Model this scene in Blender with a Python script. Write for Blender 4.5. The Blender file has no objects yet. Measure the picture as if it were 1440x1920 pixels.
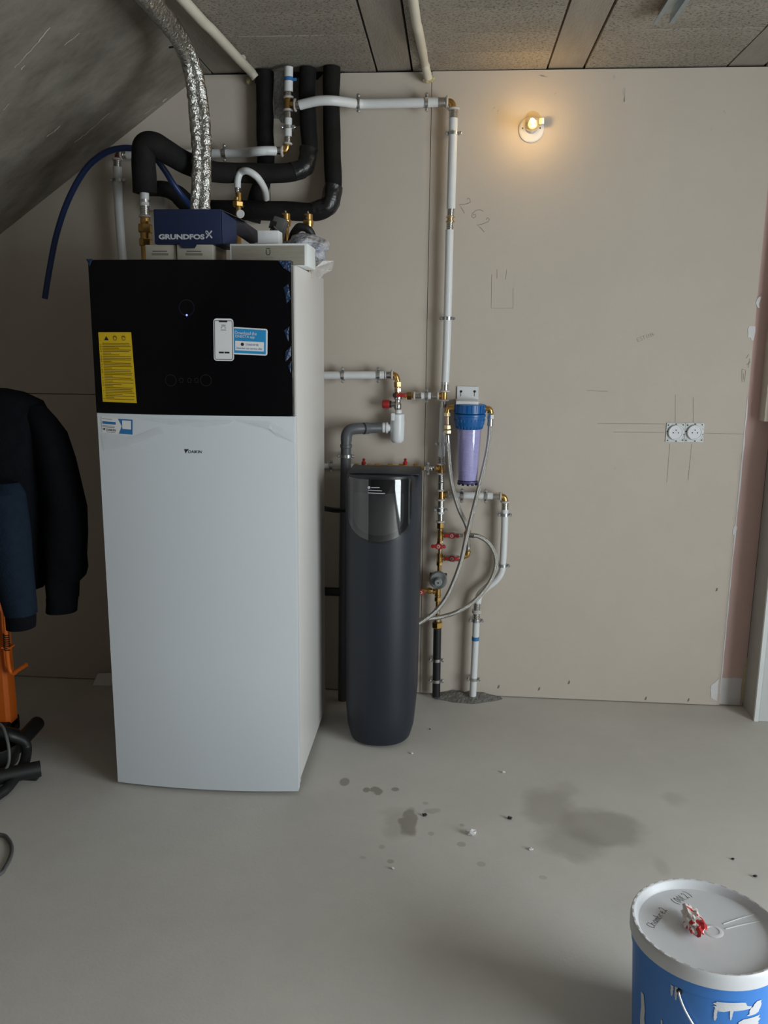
import bpy, bmesh, math, random
from mathutils import Vector, Matrix, noise as mnoise
random.seed(7)
SC = bpy.context.scene
COL = SC.collection
PI = math.pi

# ------------------------------------------------------------------ camera
FPX = 1591.6
CAM = Vector((.5023, -3.3013, 1.4312))
YAW, PITCH, ROLL = .0785, .1992, .0104
_cy, _sy, _cp, _sp = math.cos(YAW), math.sin(YAW), math.cos(PITCH), math.sin(PITCH)
FWD = Vector((-_sy*_cp, _cy*_cp, -_sp))
_rt = Vector((_cy, _sy, 0)); _up = _rt.cross(FWD)
RT = math.cos(ROLL)*_rt + math.sin(ROLL)*_up
UPV = -math.sin(ROLL)*_rt + math.cos(ROLL)*_up
cd = bpy.data.cameras.new('camera'); cam = bpy.data.objects.new('camera', cd); COL.objects.link(cam)
cd.sensor_fit = 'VERTICAL'; cd.sensor_height = 36.0; cd.lens = FPX/1920*36.0
cd.clip_start = .05; cd.clip_end = 60
cam.matrix_world = Matrix(((RT.x, UPV.x, -FWD.x, CAM.x), (RT.y, UPV.y, -FWD.y, CAM.y), (RT.z, UPV.z, -FWD.z, CAM.z), (0, 0, 0, 1)))
SC.camera = cam

# ------------------------------------------------------------------ light
SC.view_settings.view_transform = 'Standard'
SC.view_settings.look = 'None'
SC.view_settings.gamma = 1.0
SC.view_settings.use_curve_mapping = False
SC.view_settings.exposure = 0.0
w = bpy.data.worlds.new('overcast_sky'); SC.world = w; w.use_nodes = True
w.node_tree.nodes['Background'].inputs[0].default_value = (.80, .90, 1.0, 1)
w.node_tree.nodes['Background'].inputs[1].default_value = 1.0
# daylight entering by the glazed door in the right wall, behind the camera's right shoulder
WIN = dict(x=3.30, y0=-4.3, y1=-2.0, z0=.05, z1=2.15)
ld = bpy.data.lights.new('daylight_window', 'AREA'); ld.shape = 'RECTANGLE'
ld.size = WIN['y1']-WIN['y0']-.1; ld.size_y = WIN['z1']-WIN['z0']-.1; ld.energy = 153; ld.color = (.95, .96, 1.0)
lo = bpy.data.objects.new('daylight_window', ld); COL.objects.link(lo)
lo.location = (WIN['x']+.14, (WIN['y0']+WIN['y1'])/2, (WIN['z0']+WIN['z1'])/2)
lo.rotation_euler = (Vector((1, 0, 0))).to_track_quat('Z', 'Y').to_euler()

# ------------------------------------------------------------------ helpers
def ray(px, py): return FWD + RT*((px-720)/FPX) - UPV*((py-960)/FPX)
def U(px, py, Y=0.0):
    d = ray(px, py); return CAM + d*((Y-CAM.y)/d.y)
def UZ(px, py, Z=0.0):
    d = ray(px, py); return CAM + d*((Z-CAM.z)/d.z)
def UL(pts, Y=None):
    return [U(p[0], p[1], p[2] if len(p) > 2 else Y) for p in pts]

ORI = {}
def mat(name, col, rough=.5, metal=0.0, var=0.0, vscale=8.0, bump=0.0, bscale=60.0, col2=None, stretch=None, spec=.5, alpha=1.0, coat=0.0, trans=0.0):
    m = bpy.data.materials.new(name); m.use_nodes = True; nt = m.node_tree; b = nt.nodes['Principled BSDF']
    b.inputs['Base Color'].default_value = (*col, 1); b.inputs['Roughness'].default_value = rough; b.inputs['Metallic'].default_value = metal
    b.inputs['Specular IOR Level'].default_value = spec; b.inputs['Alpha'].default_value = alpha
    b.inputs['Coat Weight'].default_value = coat; b.inputs['Transmission Weight'].default_value = trans
    tc = nt.nodes.new('ShaderNodeTexCoord'); mp = nt.nodes.new('ShaderNodeMapping'); nt.links.new(tc.outputs['Object'], mp.inputs[0])
    if stretch: mp.inputs['Scale'].default_value = stretch
    if var > 0 or col2:
        n = nt.nodes.new('ShaderNodeTexNoise'); n.inputs['Scale'].default_value = vscale; n.inputs['Detail'].default_value = 6; n.inputs['Roughness'].default_value = .65
        nt.links.new(mp.outputs[0], n.inputs['Vector'])
        r = nt.nodes.new('ShaderNodeValToRGB'); r.color_ramp.elements[0].position = .3; r.color_ramp.elements[1].position = .7
        c2 = col2 if col2 else tuple(min(1, c*(1+var)) for c in col); c1 = col if col2 else tuple(c*(1-var) for c in col)
        r.color_ramp.elements[0].color = (*c1, 1); r.color_ramp.elements[1].color = (*c2, 1)
        nt.links.new(n.outputs['Fac'], r.inputs[0]); nt.links.new(r.outputs[0], b.inputs['Base Color'])
    if bump > 0:
        n2 = nt.nodes.new('ShaderNodeTexNoise'); n2.inputs['Scale'].default_value = bscale; n2.inputs['Detail'].default_value = 4
        nt.links.new(mp.outputs[0], n2.inputs['Vector'])
        bp = nt.nodes.new('ShaderNodeBump'); bp.inputs['Strength'].default_value = bump; bp.inputs['Distance'].default_value = .01
        nt.links.new(n2.outputs['Fac'], bp.inputs['Height']); nt.links.new(bp.outputs[0], b.inputs['Normal'])
    return m

def empty(name, loc, label=None, cat=None, group=None):
    o = bpy.data.objects.new(name, None); o.location = loc; o.empty_display_size = .05; COL.objects.link(o); ORI[o] = Vector(loc)
    if label: o['label'] = label
    if cat: o['category'] = cat
    if group: o['group'] = group
    return o
def tag(o, label=None, cat=None, group=None, kind=None):
    if label: o['label'] = label
    if cat: o['category'] = cat
    if group: o['group'] = group
    if kind: o['kind'] = kind
    return o
def mesh(name, V, F, m, parent=None, smooth=False, label=None, bevel=0):
    V = [Vector(v) for v in V]
    lo_ = Vector((min(v.x for v in V), min(v.y for v in V), min(v.z for v in V))); hi = Vector((max(v.x for v in V), max(v.y for v in V), max(v.z for v in V)))
    c = (lo_+hi)/2
    me = bpy.data.meshes.new(name); me.from_pydata([tuple(v-c) for v in V], [], F)
    me.materials.append(m)
    bm = bmesh.new(); bm.from_mesh(me); bmesh.ops.recalc_face_normals(bm, faces=bm.faces)
    if bevel > 0:
        es = [e for e in bm.edges if len(e.link_faces) == 2 and e.calc_face_angle(0) > .6]
        bmesh.ops.bevel(bm, geom=es, offset=bevel, segments=2, profile=.5, affect='EDGES')
        smooth = True
    bm.to_mesh(me); bm.free()
    if smooth:
        me.polygons.foreach_set('use_smooth', [True]*len(me.polygons))
        me.set_sharp_from_angle(angle=math.radians(38))
    o = bpy.data.objects.new(name, me); COL.objects.link(o)
    o.location = c - (ORI[parent] if parent else Vector()); ORI[o] = c
    if parent: o.parent = parent
    if label: o['label'] = label
    return o
def box(name, x0, x1, y0, y1, z0, z1, m, parent=None, bevel=0, **k):
    V = [(x, y, z) for z in (z0, z1) for y in (y0, y1) for x in (x0, x1)]
    return mesh(name, V, [(0, 1, 3, 2), (4, 6, 7, 5), (0, 4, 5, 1), (2, 3, 7, 6), (0, 2, 6, 4), (1, 5, 7, 3)], m, parent, bevel=bevel, **k)
def obox(name, c, ex, ey, ez, m, parent=None, bevel=0, **k):
    c, ex, ey, ez = map(Vector, (c, ex, ey, ez))
    V = [c + sx*ex + sy*ey + sz*ez for sz in (-1, 1) for sy in (-1, 1) for sx in (-1, 1)]
    return mesh(name, V, [(0, 1, 3, 2), (4, 6, 7, 5), (0, 4, 5, 1), (2, 3, 7, 6), (0, 2, 6, 4), (1, 5, 7, 3)], m, parent, bevel=bevel, **k)
def prism(name, poly, d, m, parent=None, bevel=0, **k):
    """polygon (list of 3D points, planar) pushed along vector d"""
    n = len(poly); P = [Vector(p) for p in poly]; d = Vector(d)
    return mesh(name, P + [p+d for p in P], [tuple(range(n)), tuple(range(2*n-1, n-1, -1))] + [(i, (i+1) % n, n+(i+1) % n, n+i) for i in range(n)], m, parent, bevel=bevel, **k)
def frame(d):
    d = Vector(d).normalized(); a = Vector((0, 0, 1)) if abs(d.z) < .9 else Vector((1, 0, 0))
    u = d.cross(a).normalized(); return u, d.cross(u).normalized(), d
def lathe(name, p0, d, prof, m, parent=None, seg=20, smooth=True, caps=True, **k):
    """prof: list of (distance along d, radius)"""
    u, v, d = frame(d); p0 = Vector(p0); V = []; F = []
    for t, r in prof:
        for i in range(seg):
            a = 2*PI*i/seg; V.append(p0 + d*t + (u*math.cos(a)+v*math.sin(a))*max(r, 1e-5))
    for j in range(len(prof)-1):
        for i in range(seg): F.append((j*seg+i, j*seg+(i+1) % seg, (j+1)*seg+(i+1) % seg, (j+1)*seg+i))
    if caps: F.append(tuple(range(seg))); F.append(tuple((len(prof)-1)*seg+i for i in range(seg)))
    return mesh(name, V, F, m, parent, smooth, **k)
def cyl(name, p0, p1, r, m, parent=None, seg=16, **k):
    d = Vector(p1)-Vector(p0); return lathe(name, p0, d, [(0, r), (d.length, r)], m, parent, seg, **k)
def spline(pts, n=8):
    P = [Vector(p) for p in pts]
    if len(P) < 3: return P
    Q = [P[0]*2-P[1]] + P + [P[-1]*2-P[-2]]; out = []
    for i in range(1, len(Q)-2):
        a, b, c, d = Q[i-1:i+3]
        for s in range(n):
            t = s/n
            out.append(.5*((2*b)+(c-a)*t+(2*a-5*b+4*c-d)*t*t+(3*b-a-3*c+d)*t**3))
    out.append(P[-1]); return out
def tube(name, pts, r, m, parent=None, seg=14, n=8, sm=True, jit=0.0, jf=12.0, sq=None, **k):
    P = spline(pts, n) if sm else [Vector(p) for p in pts]
    N = len(P); V = []; F = []
    T = [(P[min(i+1, N-1)]-P[max(i-1, 0)]).normalized() for i in range(N)]
    u, v, _ = frame(T[0])
    for i in range(N):
        if i:
            u = (u - T[i]*u.dot(T[i])).normalized(); v = T[i].cross(u)
        if isinstance(r, (list, tuple)):
            f = i/(N-1)*(len(r)-1); k0 = min(int(f), len(r)-2); rr = r[k0]*(1-(f-k0))+r[k0+1]*(f-k0)
        else: rr = r
        for j in range(seg):
            a = 2*PI*j/seg; q = u*math.cos(a)+v*math.sin(a); R_ = rr
            if jit: R_ = rr*(1+jit*mnoise.noise((P[i]+q*rr)*jf))
            V.append(P[i]+q*R_)
    for i in range(N-1):
        for j in range(seg): F.append((i*seg+j, i*seg+(j+1) % seg, (i+1)*seg+(j+1) % seg, (i+1)*seg+j))
    F.append(tuple(range(seg))); F.append(tuple((N-1)*seg+j for j in range(seg)))
    return mesh(name, V, F, m, parent, True, **k)
def ribbons(name, lines, wd, nrm, m, parent=None, mapf=None, **k):
    """flat pen strokes: each line a list of 3D points lying on a surface with normal nrm"""
    V = []; F = []; nrm = Vector(nrm).normalized()
    for L in lines:
        P = [Vector(p) for p in L]
        if mapf:
            Q = [P[0]]
            for p, q in zip(P[:-1], P[1:]):
                k_ = max(1, int((q-p).length/.012)); Q += [p.lerp(q, (i+1)/k_) for i in range(k_)]
            P = Q
        N = len(P); b = len(V)
        for i in range(N):
            t = (P[min(i+1, N-1)]-P[max(i-1, 0)]).normalized(); s = t.cross(nrm).normalized()*(wd/2)
            V += [P[i]-s, P[i]+s]
        for i in range(N-1): F.append((b+2*i, b+2*i+1, b+2*i+3, b+2*i+2))
    if mapf: V = [mapf(v) for v in V]
    return mesh(name, V, F, m, parent, **k)
def text(name, s, c, w_, h_, ex, ez, m, parent=None, off=.0006, mapf=None, shear=0.0, bold=0.0, **k):
    """flat lettering fitted in a w_ x h_ box centred on c"""
    cu = bpy.data.curves.new(name, 'FONT'); cu.body = s; cu.shear = shear; cu.resolution_u = 3; cu.offset = bold
    o = bpy.data.objects.new(name, cu); COL.objects.link(o)
    me = bpy.data.meshes.new_from_object(o.evaluated_get(bpy.context.evaluated_depsgraph_get()))
    V = [v.co.copy() for v in me.vertices]; F = [tuple(p.vertices) for p in me.polygons]
    bpy.data.objects.remove(o); bpy.data.curves.remove(cu); bpy.data.meshes.remove(me)
    x0 = min(v.x for v in V); x1 = max(v.x for v in V); y0 = min(v.y for v in V); y1 = max(v.y for v in V)
    ex = Vector(ex).normalized(); ez = Vector(ez).normalized(); nr = ex.cross(ez)
    W = [Vector(c) + ex*((v.x-(x0+x1)/2)/(x1-x0)*w_) + ez*((v.y-(y0+y1)/2)/(y1-y0)*h_) + nr*off for v in V]
    if mapf: W = [mapf(v) for v in W]
    return mesh(name, W, F, m, parent, **k)
def blob(name, c, rx, ry, rz, m, parent=None, sub=4, amp=.25, fr=3.0, seed=0, smooth=True, **k):
    bm = bmesh.new(); bmesh.ops.create_icosphere(bm, subdivisions=sub, radius=1)
    V = []
    for v in bm.verts:
        n = v.co.normalized(); q = n*fr + Vector((seed*7.3, seed*3.1, seed))
        s = 1 + amp*(mnoise.noise(q)+.5*abs(mnoise.noise(q*2.3)))
        V.append(Vector(c)+Vector((n.x*rx*s, n.y*ry*s, n.z*rz*s)))
    F = [tuple(v.index for v in f.verts) for f in bm.faces]; bm.free()
    return mesh(name, V, F, m, parent, smooth, **k)

# ------------------------------------------------------------------ materials
M = {}
def board_mat():
    m = mat('plasterboard_paper', (.555, .495, .43), .9, var=.03, vscale=3.0, bump=.05, bscale=260, spec=.2)
    return m
M['board'] = board_mat()
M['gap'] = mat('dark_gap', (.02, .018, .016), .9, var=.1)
M['pink'] = mat('pink_fire_board', (.62, .43, .40), .9, var=.05, vscale=4, spec=.2)
M['putty'] = mat('white_putty', (.68, .66, .67), .9, var=.05, vscale=20, spec=.2)
M['putty_yellow'] = mat('yellow_foam', (.52, .47, .26), .9, var=.15, vscale=60, spec=.2)
M['beam'] = mat('concrete_beam', (.30, .27, .235), .85, var=.10, vscale=5, bump=.2, bscale=40, spec=.25, stretch=(4, 1, 1))
M['white'] = mat('white_sheet_metal', (.64, .62, .60), .38, var=.01, vscale=2)
M['white_front'] = mat('white_front_panel', (.655, .695, .74), .42, var=.01, vscale=2)
M['black_glass'] = mat('black_gloss_panel', (.003, .003, .004), .10, var=.02, spec=.2)
M['pipe'] = mat('white_pipe_plastic', (.72, .74, .75), .38, var=.03, vscale=5)
M['ring'] = mat('translucent_ring', (.55, .52, .50), .4, var=.05)
M['chrome'] = mat('press_sleeve_steel', (.62, .61, .59), .24, 1.0, var=.05, vscale=20)
M['zinc'] = mat('zinc_clamp', (.66, .67, .68), .28, 1.0, var=.12, vscale=40)
M['brass'] = mat('brass', (.56, .35, .12), .30, 1.0, var=.15, vscale=30)
M['brass_pale'] = mat('pale_brass', (.70, .55, .33), .26, 1.0, var=.1, vscale=30)
M['copper'] = mat('copper', (.75, .42, .30), .3, 1.0, var=.1)
M['red'] = mat('red_plastic', (.38, .022, .022), .35, var=.08)
M['insul'] = mat('black_foam_insulation', (.0085, .008, .008), .8, var=.35, vscale=12, bump=.3, bscale=45, spec=.22)
M['tape'] = mat('black_tape', (.012, .012, .013), .32, var=.2, bump=.5, bscale=30)
M['foil'] = mat('crinkled_foil', (.58, .57, .54), .30, 1.0, var=.2, vscale=25, bump=1.0, bscale=75)
M['blue_hose'] = mat('blue_hose', (.012, .035, .13), .4, var=.1)
M['conduit'] = mat('cream_conduit', (.62, .58, .48), .5, var=.06, vscale=6)
M['drain'] = mat('grey_pvc', (.105, .11, .12), .42, var=.05)
M['drain_dark'] = mat('dark_pvc', (.012, .012, .014), .45, var=.1)
M['softener'] = mat('anthracite_plastic', (.014, .019, .030), .48, var=.06, vscale=4, bump=.03, bscale=300)
M['softener_dark'] = mat('anthracite_recess', (.012, .013, .016), .4, var=.1)
M['filter_blue'] = mat('blue_plastic', (.010, .115, .36), .32, var=.05)
M['lilac'] = mat('wound_cartridge', (.56, .53, .76), .7, var=.12, vscale=30, bump=.3, bscale=120, stretch=(1, 1, 5))
M['siphon'] = mat('white_abs', (.74, .76, .78), .35, var=.02)
M['reg'] = mat('grey_knob_plastic', (.27, .285, .29), .5, var=.05)
M['navy'] = mat('navy_carton', (.008, .017, .060), .5, var=.08, vscale=10)
M['navy_in'] = mat('grey_carton_inside', (.075, .07, .085), .8, var=.08)
M['carton'] = mat('cream_carton', (.50, .47, .40), .75, var=.04)
M['ubox'] = mat('grey_wood_print', (.30, .275, .225), .6, var=.12, vscale=14, stretch=(1, 1, 14))
M['paper'] = mat('white_paper', (.74, .74, .76), .7, var=.02)
M['ink'] = mat('black_ink', (.015, .015, .017), .6, var=.1)
M['pencil'] = mat('pencil_grey', (.19, .17, .15), .8, var=.1)
M['silver_ink'] = mat('silver_ink', (.52, .53, .57), .5, var=.02)
M['yellow'] = mat('yellow_label', (.66, .44, .012), .5, var=.03)
M['yellow_ink'] = mat('brown_print', (.16, .10, .01), .6, var=.1)
M['cyan'] = mat('cyan_print', (.018, .26, .56), .45, var=.03)
M['blue_print'] = mat('blue_print', (.03, .17, .42), .5, var=.03)
M['orange'] = mat('orange_paint', (.86, .18, .016), .42, var=.08, vscale=6)
M['rubber'] = mat('black_rubber', (.012, .012, .013), .5, var=.15)
M['cloth_black'] = mat('black_cloth', (.0045, .005, .007), .95, var=.2, vscale=30, bump=.3, bscale=200, spec=.1)
M['cloth_navy'] = mat('navy_cloth', (.010, .017, .030), .95, var=.15, vscale=30, bump=.3, bscale=200, spec=.1)
M['bucket_white'] = mat('white_bucket_plastic', (.66, .67, .70), .42, var=.03, vscale=12)
M['bucket_blue'] = mat('blue_bucket_wrap', (.045, .21, .62), .4, var=.06, vscale=4)
M['paint'] = mat('white_paint_drips', (.66, .67, .70), .5, var=.03)
M['wire'] = mat('bucket_wire', (.72, .73, .74), .3, .8, var=.05)
M['galv'] = mat('galvanised_steel', (.42, .50, .56), .35, 1.0, var=.1, vscale=15)
M['bag'] = mat('crumpled_plastic_bag', (.20, .24, .36), .3, col2=(.56, .54, .52), vscale=16, bump=.8, bscale=70, var=.2)
M['film'] = mat('protective_film', (.8, .82, .85), .12, var=.02, bump=.4, bscale=30, alpha=.28)
M['film_blue'] = mat('blue_film', (.010, .028, .075), .2, var=.2, bump=.6, bscale=80)
M['mortar'] = mat('rough_mortar', (.21, .20, .185), .95, var=.25, vscale=40, bump=.7, bscale=90, spec=.2)
M['chalk'] = mat('chalky_scuff', (.46, .44, .41), .9, var=.2, vscale=60)
M['actuator'] = mat('grey_actuator', (.10, .10, .10), .5, var=.1)
M['faint'] = mat('faint_glass_print', (.018, .018, .02), .4, var=.2, vscale=60)
M['wall_white'] = mat('white_frame_paint', (.74, .77, .77), .5, var=.02)
M['raw_wall'] = mat('raw_block_wall', (.13, .115, .10), .95, var=.2, vscale=3, bump=.3, bscale=20)
M['plaster'] = mat('grey_plaster', (.40, .385, .35), .9, var=.06)
M['socket_metal'] = mat('socket_frame', (.50, .52, .51), .5, .3, var=.2, vscale=90)
M['socket_white'] = mat('socket_white', (.74, .75, .79), .35, var=.01)
M['cream_plug'] = mat('cream_sealant', (.50, .44, .26), .9, var=.2, vscale=60, bump=.5, bscale=80)

def braid_mat():
    m = mat('braided_steel', (.56, .545, .51), .30, 1.0, var=.22, vscale=330, bump=.45, bscale=480); return m
M['braid'] = braid_mat()

def clear_mat(name, tint, tr, rough=.05, spec=(1, 1, 1)):
    m = bpy.data.materials.new(name); m.use_nodes = True; nt = m.node_tree; nt.nodes.clear()
    o = nt.nodes.new('ShaderNodeOutputMaterial'); a = nt.nodes.new('ShaderNodeBsdfTransparent'); g = nt.nodes.new('ShaderNodeBsdfGlossy')
    lw = nt.nodes.new('ShaderNodeLayerWeight'); lw.inputs[0].default_value = .5; f = nt.nodes.new('ShaderNodeMath'); f.operation = 'POWER'; f.inputs[1].default_value = 4.0; nt.links.new(lw.outputs['Facing'], f.inputs[0]); mx = nt.nodes.new('ShaderNodeMixShader')
    n = nt.nodes.new('ShaderNodeTexNoise'); n.inputs['Scale'].default_value = 3; mr = nt.nodes.new('ShaderNodeMapRange'); mr.inputs[3].default_value = rough; mr.inputs[4].default_value = rough*1.4
    nt.links.new(n.outputs['Fac'], mr.inputs[0]); nt.links.new(mr.outputs[0], g.inputs['Roughness'])
    a.inputs[0].default_value = (*tint, 1); g.inputs[0].default_value = (*spec, 1)
    d = nt.nodes.new('ShaderNodeMath'); d.operation = 'MULTIPLY_ADD'; d.inputs[1].default_value = .8; d.inputs[2].default_value = tr+.04
    nt.links.new(f.outputs[0], d.inputs[0]); nt.links.new(d.outputs[0], mx.inputs[0]); nt.links.new(a.outputs[0], mx.inputs[1]); nt.links.new(g.outputs[0], mx.inputs[2]); nt.links.new(mx.outputs[0], o.inputs[0])
    return m
M['lid_clear'] = clear_mat('smoked_clear_lid', (.45, .47, .5), .05, .03)
M['bowl'] = clear_mat('clear_filter_bowl', (.86, .86, .97), .03, .05)
M['bulb'] = clear_mat('clear_bulb_glass', (.96, .88, .70), .05, .03)
M['pane'] = clear_mat('window_pane', (.95, .98, .97), .0, .01)

def emit_mat(name, col, s):
    m = bpy.data.materials.new(name); m.use_nodes = True; nt = m.node_tree; b = nt.nodes['Principled BSDF']
    b.inputs['Base Color'].default_value = (*col, 1); b.inputs['Emission Color'].default_value = (*col, 1); b.inputs['Emission Strength'].default_value = s
    return m
M['filament'] = emit_mat('glowing_filament', (1, .80, .46), 60)
M['led'] = emit_mat('blue_led', (.25, .35, 1), 1.0)
M['led_ring'] = mat('dim_led_ring', (.008, .008, .022), .3, var=.1)

def infill_mat():
    m = mat('wood_chip_infill', (.33, .30, .26), .95, var=.12, vscale=3, spec=.15); nt = m.node_tree; b = nt.nodes['Principled BSDF']
    tc = nt.nodes.new('ShaderNodeTexCoord'); mp = nt.nodes.new('ShaderNodeMapping'); mp.inputs['Scale'].default_value = (105, 140, 100)
    nt.links.new(tc.outputs['Object'], mp.inputs[0])
    oi = nt.nodes.new('ShaderNodeObjectInfo'); ad = nt.nodes.new('ShaderNodeVectorMath'); ad.operation = 'ADD'
    sc = nt.nodes.new('ShaderNodeVectorMath'); sc.operation = 'SCALE'; sc.inputs['Scale'].default_value = 3.0
    nt.links.new(oi.outputs['Location'], sc.inputs[0]); nt.links.new(mp.outputs[0], ad.inputs[0]); nt.links.new(sc.outputs[0], ad.inputs[1])
    n = nt.nodes.new('ShaderNodeTexNoise'); n.inputs['Scale'].default_value = 1.2; n.inputs['Detail'].default_value = 5; nt.links.new(ad.outputs[0], n.inputs['Vector'])
    r = nt.nodes.new('ShaderNodeValToRGB'); r.color_ramp.elements[0].position = .30; r.color_ramp.elements[0].color = (.05, .045, .04, 1)
    r.color_ramp.elements[1].position = .50; r.color_ramp.elements[1].color = (1, 1, 1, 1); nt.links.new(n.outputs['Fac'], r.inputs[0])
    src = b.inputs['Base Color'].links[0].from_socket
    mx = nt.nodes.new('ShaderNodeMix'); mx.data_type = 'RGBA'; mx.blend_type = 'MULTIPLY'; mx.inputs[0].default_value = .72
    nt.links.new(src, mx.inputs[6]); nt.links.new(r.outputs[0], mx.inputs[7]); nt.links.new(mx.outputs[2], b.inputs['Base Color'])
    bp = nt.nodes.new('ShaderNodeBump'); bp.inputs['Strength'].default_value = .3; bp.inputs['Distance'].default_value = .006
    nt.links.new(n.outputs['Fac'], bp.inputs['Height']); nt.links.new(bp.outputs[0], b.inputs['Normal'])
    return m
M['infill'] = infill_mat()

def slope_mat():
    m = mat('raw_concrete_slope', (.235, .21, .18), .85, var=.22, vscale=2.6, spec=.25, bump=.25, bscale=18); nt = m.node_tree; b = nt.nodes['Principled BSDF']
    tc = nt.nodes.new('ShaderNodeTexCoord'); mp = nt.nodes.new('ShaderNodeMapping'); mp.inputs['Scale'].default_value = (3.0, 5.5, 3.0); mp.inputs['Rotation'].default_value = (0, 0, .5)
    nt.links.new(tc.outputs['Object'], mp.inputs[0])
    n = nt.nodes.new('ShaderNodeTexNoise'); n.inputs['Scale'].default_value = 1.6; n.inputs['Detail'].default_value = 8; n.inputs['Roughness'].default_value = .7
    nt.links.new(mp.outputs[0], n.inputs['Vector'])
    r = nt.nodes.new('ShaderNodeValToRGB'); r.color_ramp.elements[0].position = .35; r.color_ramp.elements[0].color = (.55, .52, .48, 1); r.color_ramp.elements[1].position = .62; r.color_ramp.elements[1].color = (1, 1, 1, 1)
    nt.links.new(n.outputs['Fac'], r.inputs[0]); src = b.inputs['Base Color'].links[0].from_socket
    mx = nt.nodes.new('ShaderNodeMix'); mx.data_type = 'RGBA'; mx.blend_type = 'MULTIPLY'; mx.inputs[0].default_value = .8
    nt.links.new(src, mx.inputs[6]); nt.links.new(r.outputs[0], mx.inputs[7]); nt.links.new(mx.outputs[2], b.inputs['Base Color'])
    return m
M['slope'] = slope_mat()

def floor_mat(stains):
    m = mat('screed_floor', (.60, .575, .535), .75, var=.07, vscale=2.2, bump=.06, bscale=150, spec=.3); nt = m.node_tree; b = nt.nodes['Principled BSDF']
    L = nt.links.new
    geo = nt.nodes.new('ShaderNodeNewGeometry')
    n = nt.nodes.new('ShaderNodeTexNoise'); n.inputs['Scale'].default_value = 14; n.inputs['Detail'].default_value = 5; L(geo.outputs['Position'], n.inputs['Vector'])
    sb = nt.nodes.new('ShaderNodeVectorMath'); sb.operation = 'SUBTRACT'; sb.inputs[1].default_value = (.5, .5, .5); L(n.outputs['Color'], sb.inputs[0])
    sc = nt.nodes.new('ShaderNodeVectorMath'); sc.operation = 'SCALE'; sc.inputs['Scale'].default_value = .075; L(sb.outputs[0], sc.inputs[0])
    ad = nt.nodes.new('ShaderNodeVectorMath'); ad.operation = 'ADD'; L(geo.outputs['Position'], ad.inputs[0]); L(sc.outputs[0], ad.inputs[1])
    cur = b.inputs['Base Color'].links[0].from_socket
    for (x, y, rx, ry, rot, st, edge) in stains:
        mp = nt.nodes.new('ShaderNodeMapping'); mp.vector_type = 'TEXTURE'; mp.inputs['Location'].default_value = (x, y, 0); mp.inputs['Rotation'].default_value = (0, 0, rot); mp.inputs['Scale'].default_value = (rx, ry, 1)
        L(ad.outputs[0] if rx > .022 else geo.outputs['Position'], mp.inputs[0])
        ln = nt.nodes.new('ShaderNodeVectorMath'); ln.operation = 'LENGTH'; L(mp.outputs[0], ln.inputs[0])
        mr = nt.nodes.new('ShaderNodeMapRange'); mr.interpolation_type = 'SMOOTHSTEP'; mr.inputs[1].default_value = 1-edge; mr.inputs[2].default_value = 1+edge*.5; mr.inputs[3].default_value = st; mr.inputs[4].default_value = 0
        L(ln.outputs['Value'], mr.inputs[0])
        mx = nt.nodes.new('ShaderNodeMix'); mx.data_type = 'RGBA'; mx.blend_type = 'MIX'; mx.inputs[7].default_value = (.27, .245, .205, 1)
        L(mr.outputs[0], mx.inputs[0]); L(cur, mx.inputs[6]); cur = mx.outputs[2]
    L(cur, b.inputs['Base Color'])
    return m
def stn(px, py, hw, hh, st=.6, rot=0, edge=.25):
    a = UZ(px-hw, py); c = UZ(px+hw, py); d = UZ(px, py-hh); e = UZ(px, py+hh); p = UZ(px, py)
    return (p.x, p.y, (c-a).length/2, (e-d).length/2, rot, st, edge)
STAINS = [stn(646, 1466, 10, 8, .75), stn(687, 1481, 7, 5, .8), stn(704, 1483, 14, 6, .8), stn(741, 1480, 8, 4, .75),
          stn(768, 1540, 15, 26, .75, 0, .3), stn(742, 1548, 26, 24, .28, 0, .5), stn(735, 1522, 30, 12, .2, 0, .6),
          stn(808, 1563, 6, 4, .4), stn(817, 1521, 16, 5, .35, .2), stn(865, 1583, 9, 5, .45), stn(798, 1506, 6, 3, .4), stn(866, 1547, 5, 3, .4),
          stn(732, 1615, 7, 4, .5), stn(902, 1620, 9, 5, .35), stn(716, 1588, 6, 4, .35), stn(680, 1608, 7, 3, .3), stn(1018, 1645, 8, 4, .3),
          stn(1030, 1515, 52, 40, .42, 0, .4), stn(1130, 1552, 80, 36, .50, -.15, .35), stn(1070, 1580, 70, 30, .38, 0, .45), stn(1060, 1480, 30, 14, .2, .4, .6),
          stn(1265, 1497, 22, 12, .22, 0, .7), stn(1240, 1625, 14, 18, .22, 0, .6), stn(1085, 1610, 24, 10, .2, -.3, .6)]
M['floor'] = floor_mat(STAINS)

# ------------------------------------------------------------------ room shell
HC = 2.383; XL = -1.95; XR = WIN['x']; YB = -5.6; TS = .692
def slope_z(x): return 2.383 + (x+.443)*TS
tag(box('floor', XL, XR, YB, .10, -.10, 0, M['floor']), 'grey screed floor with damp patches', None, kind='structure')
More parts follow.
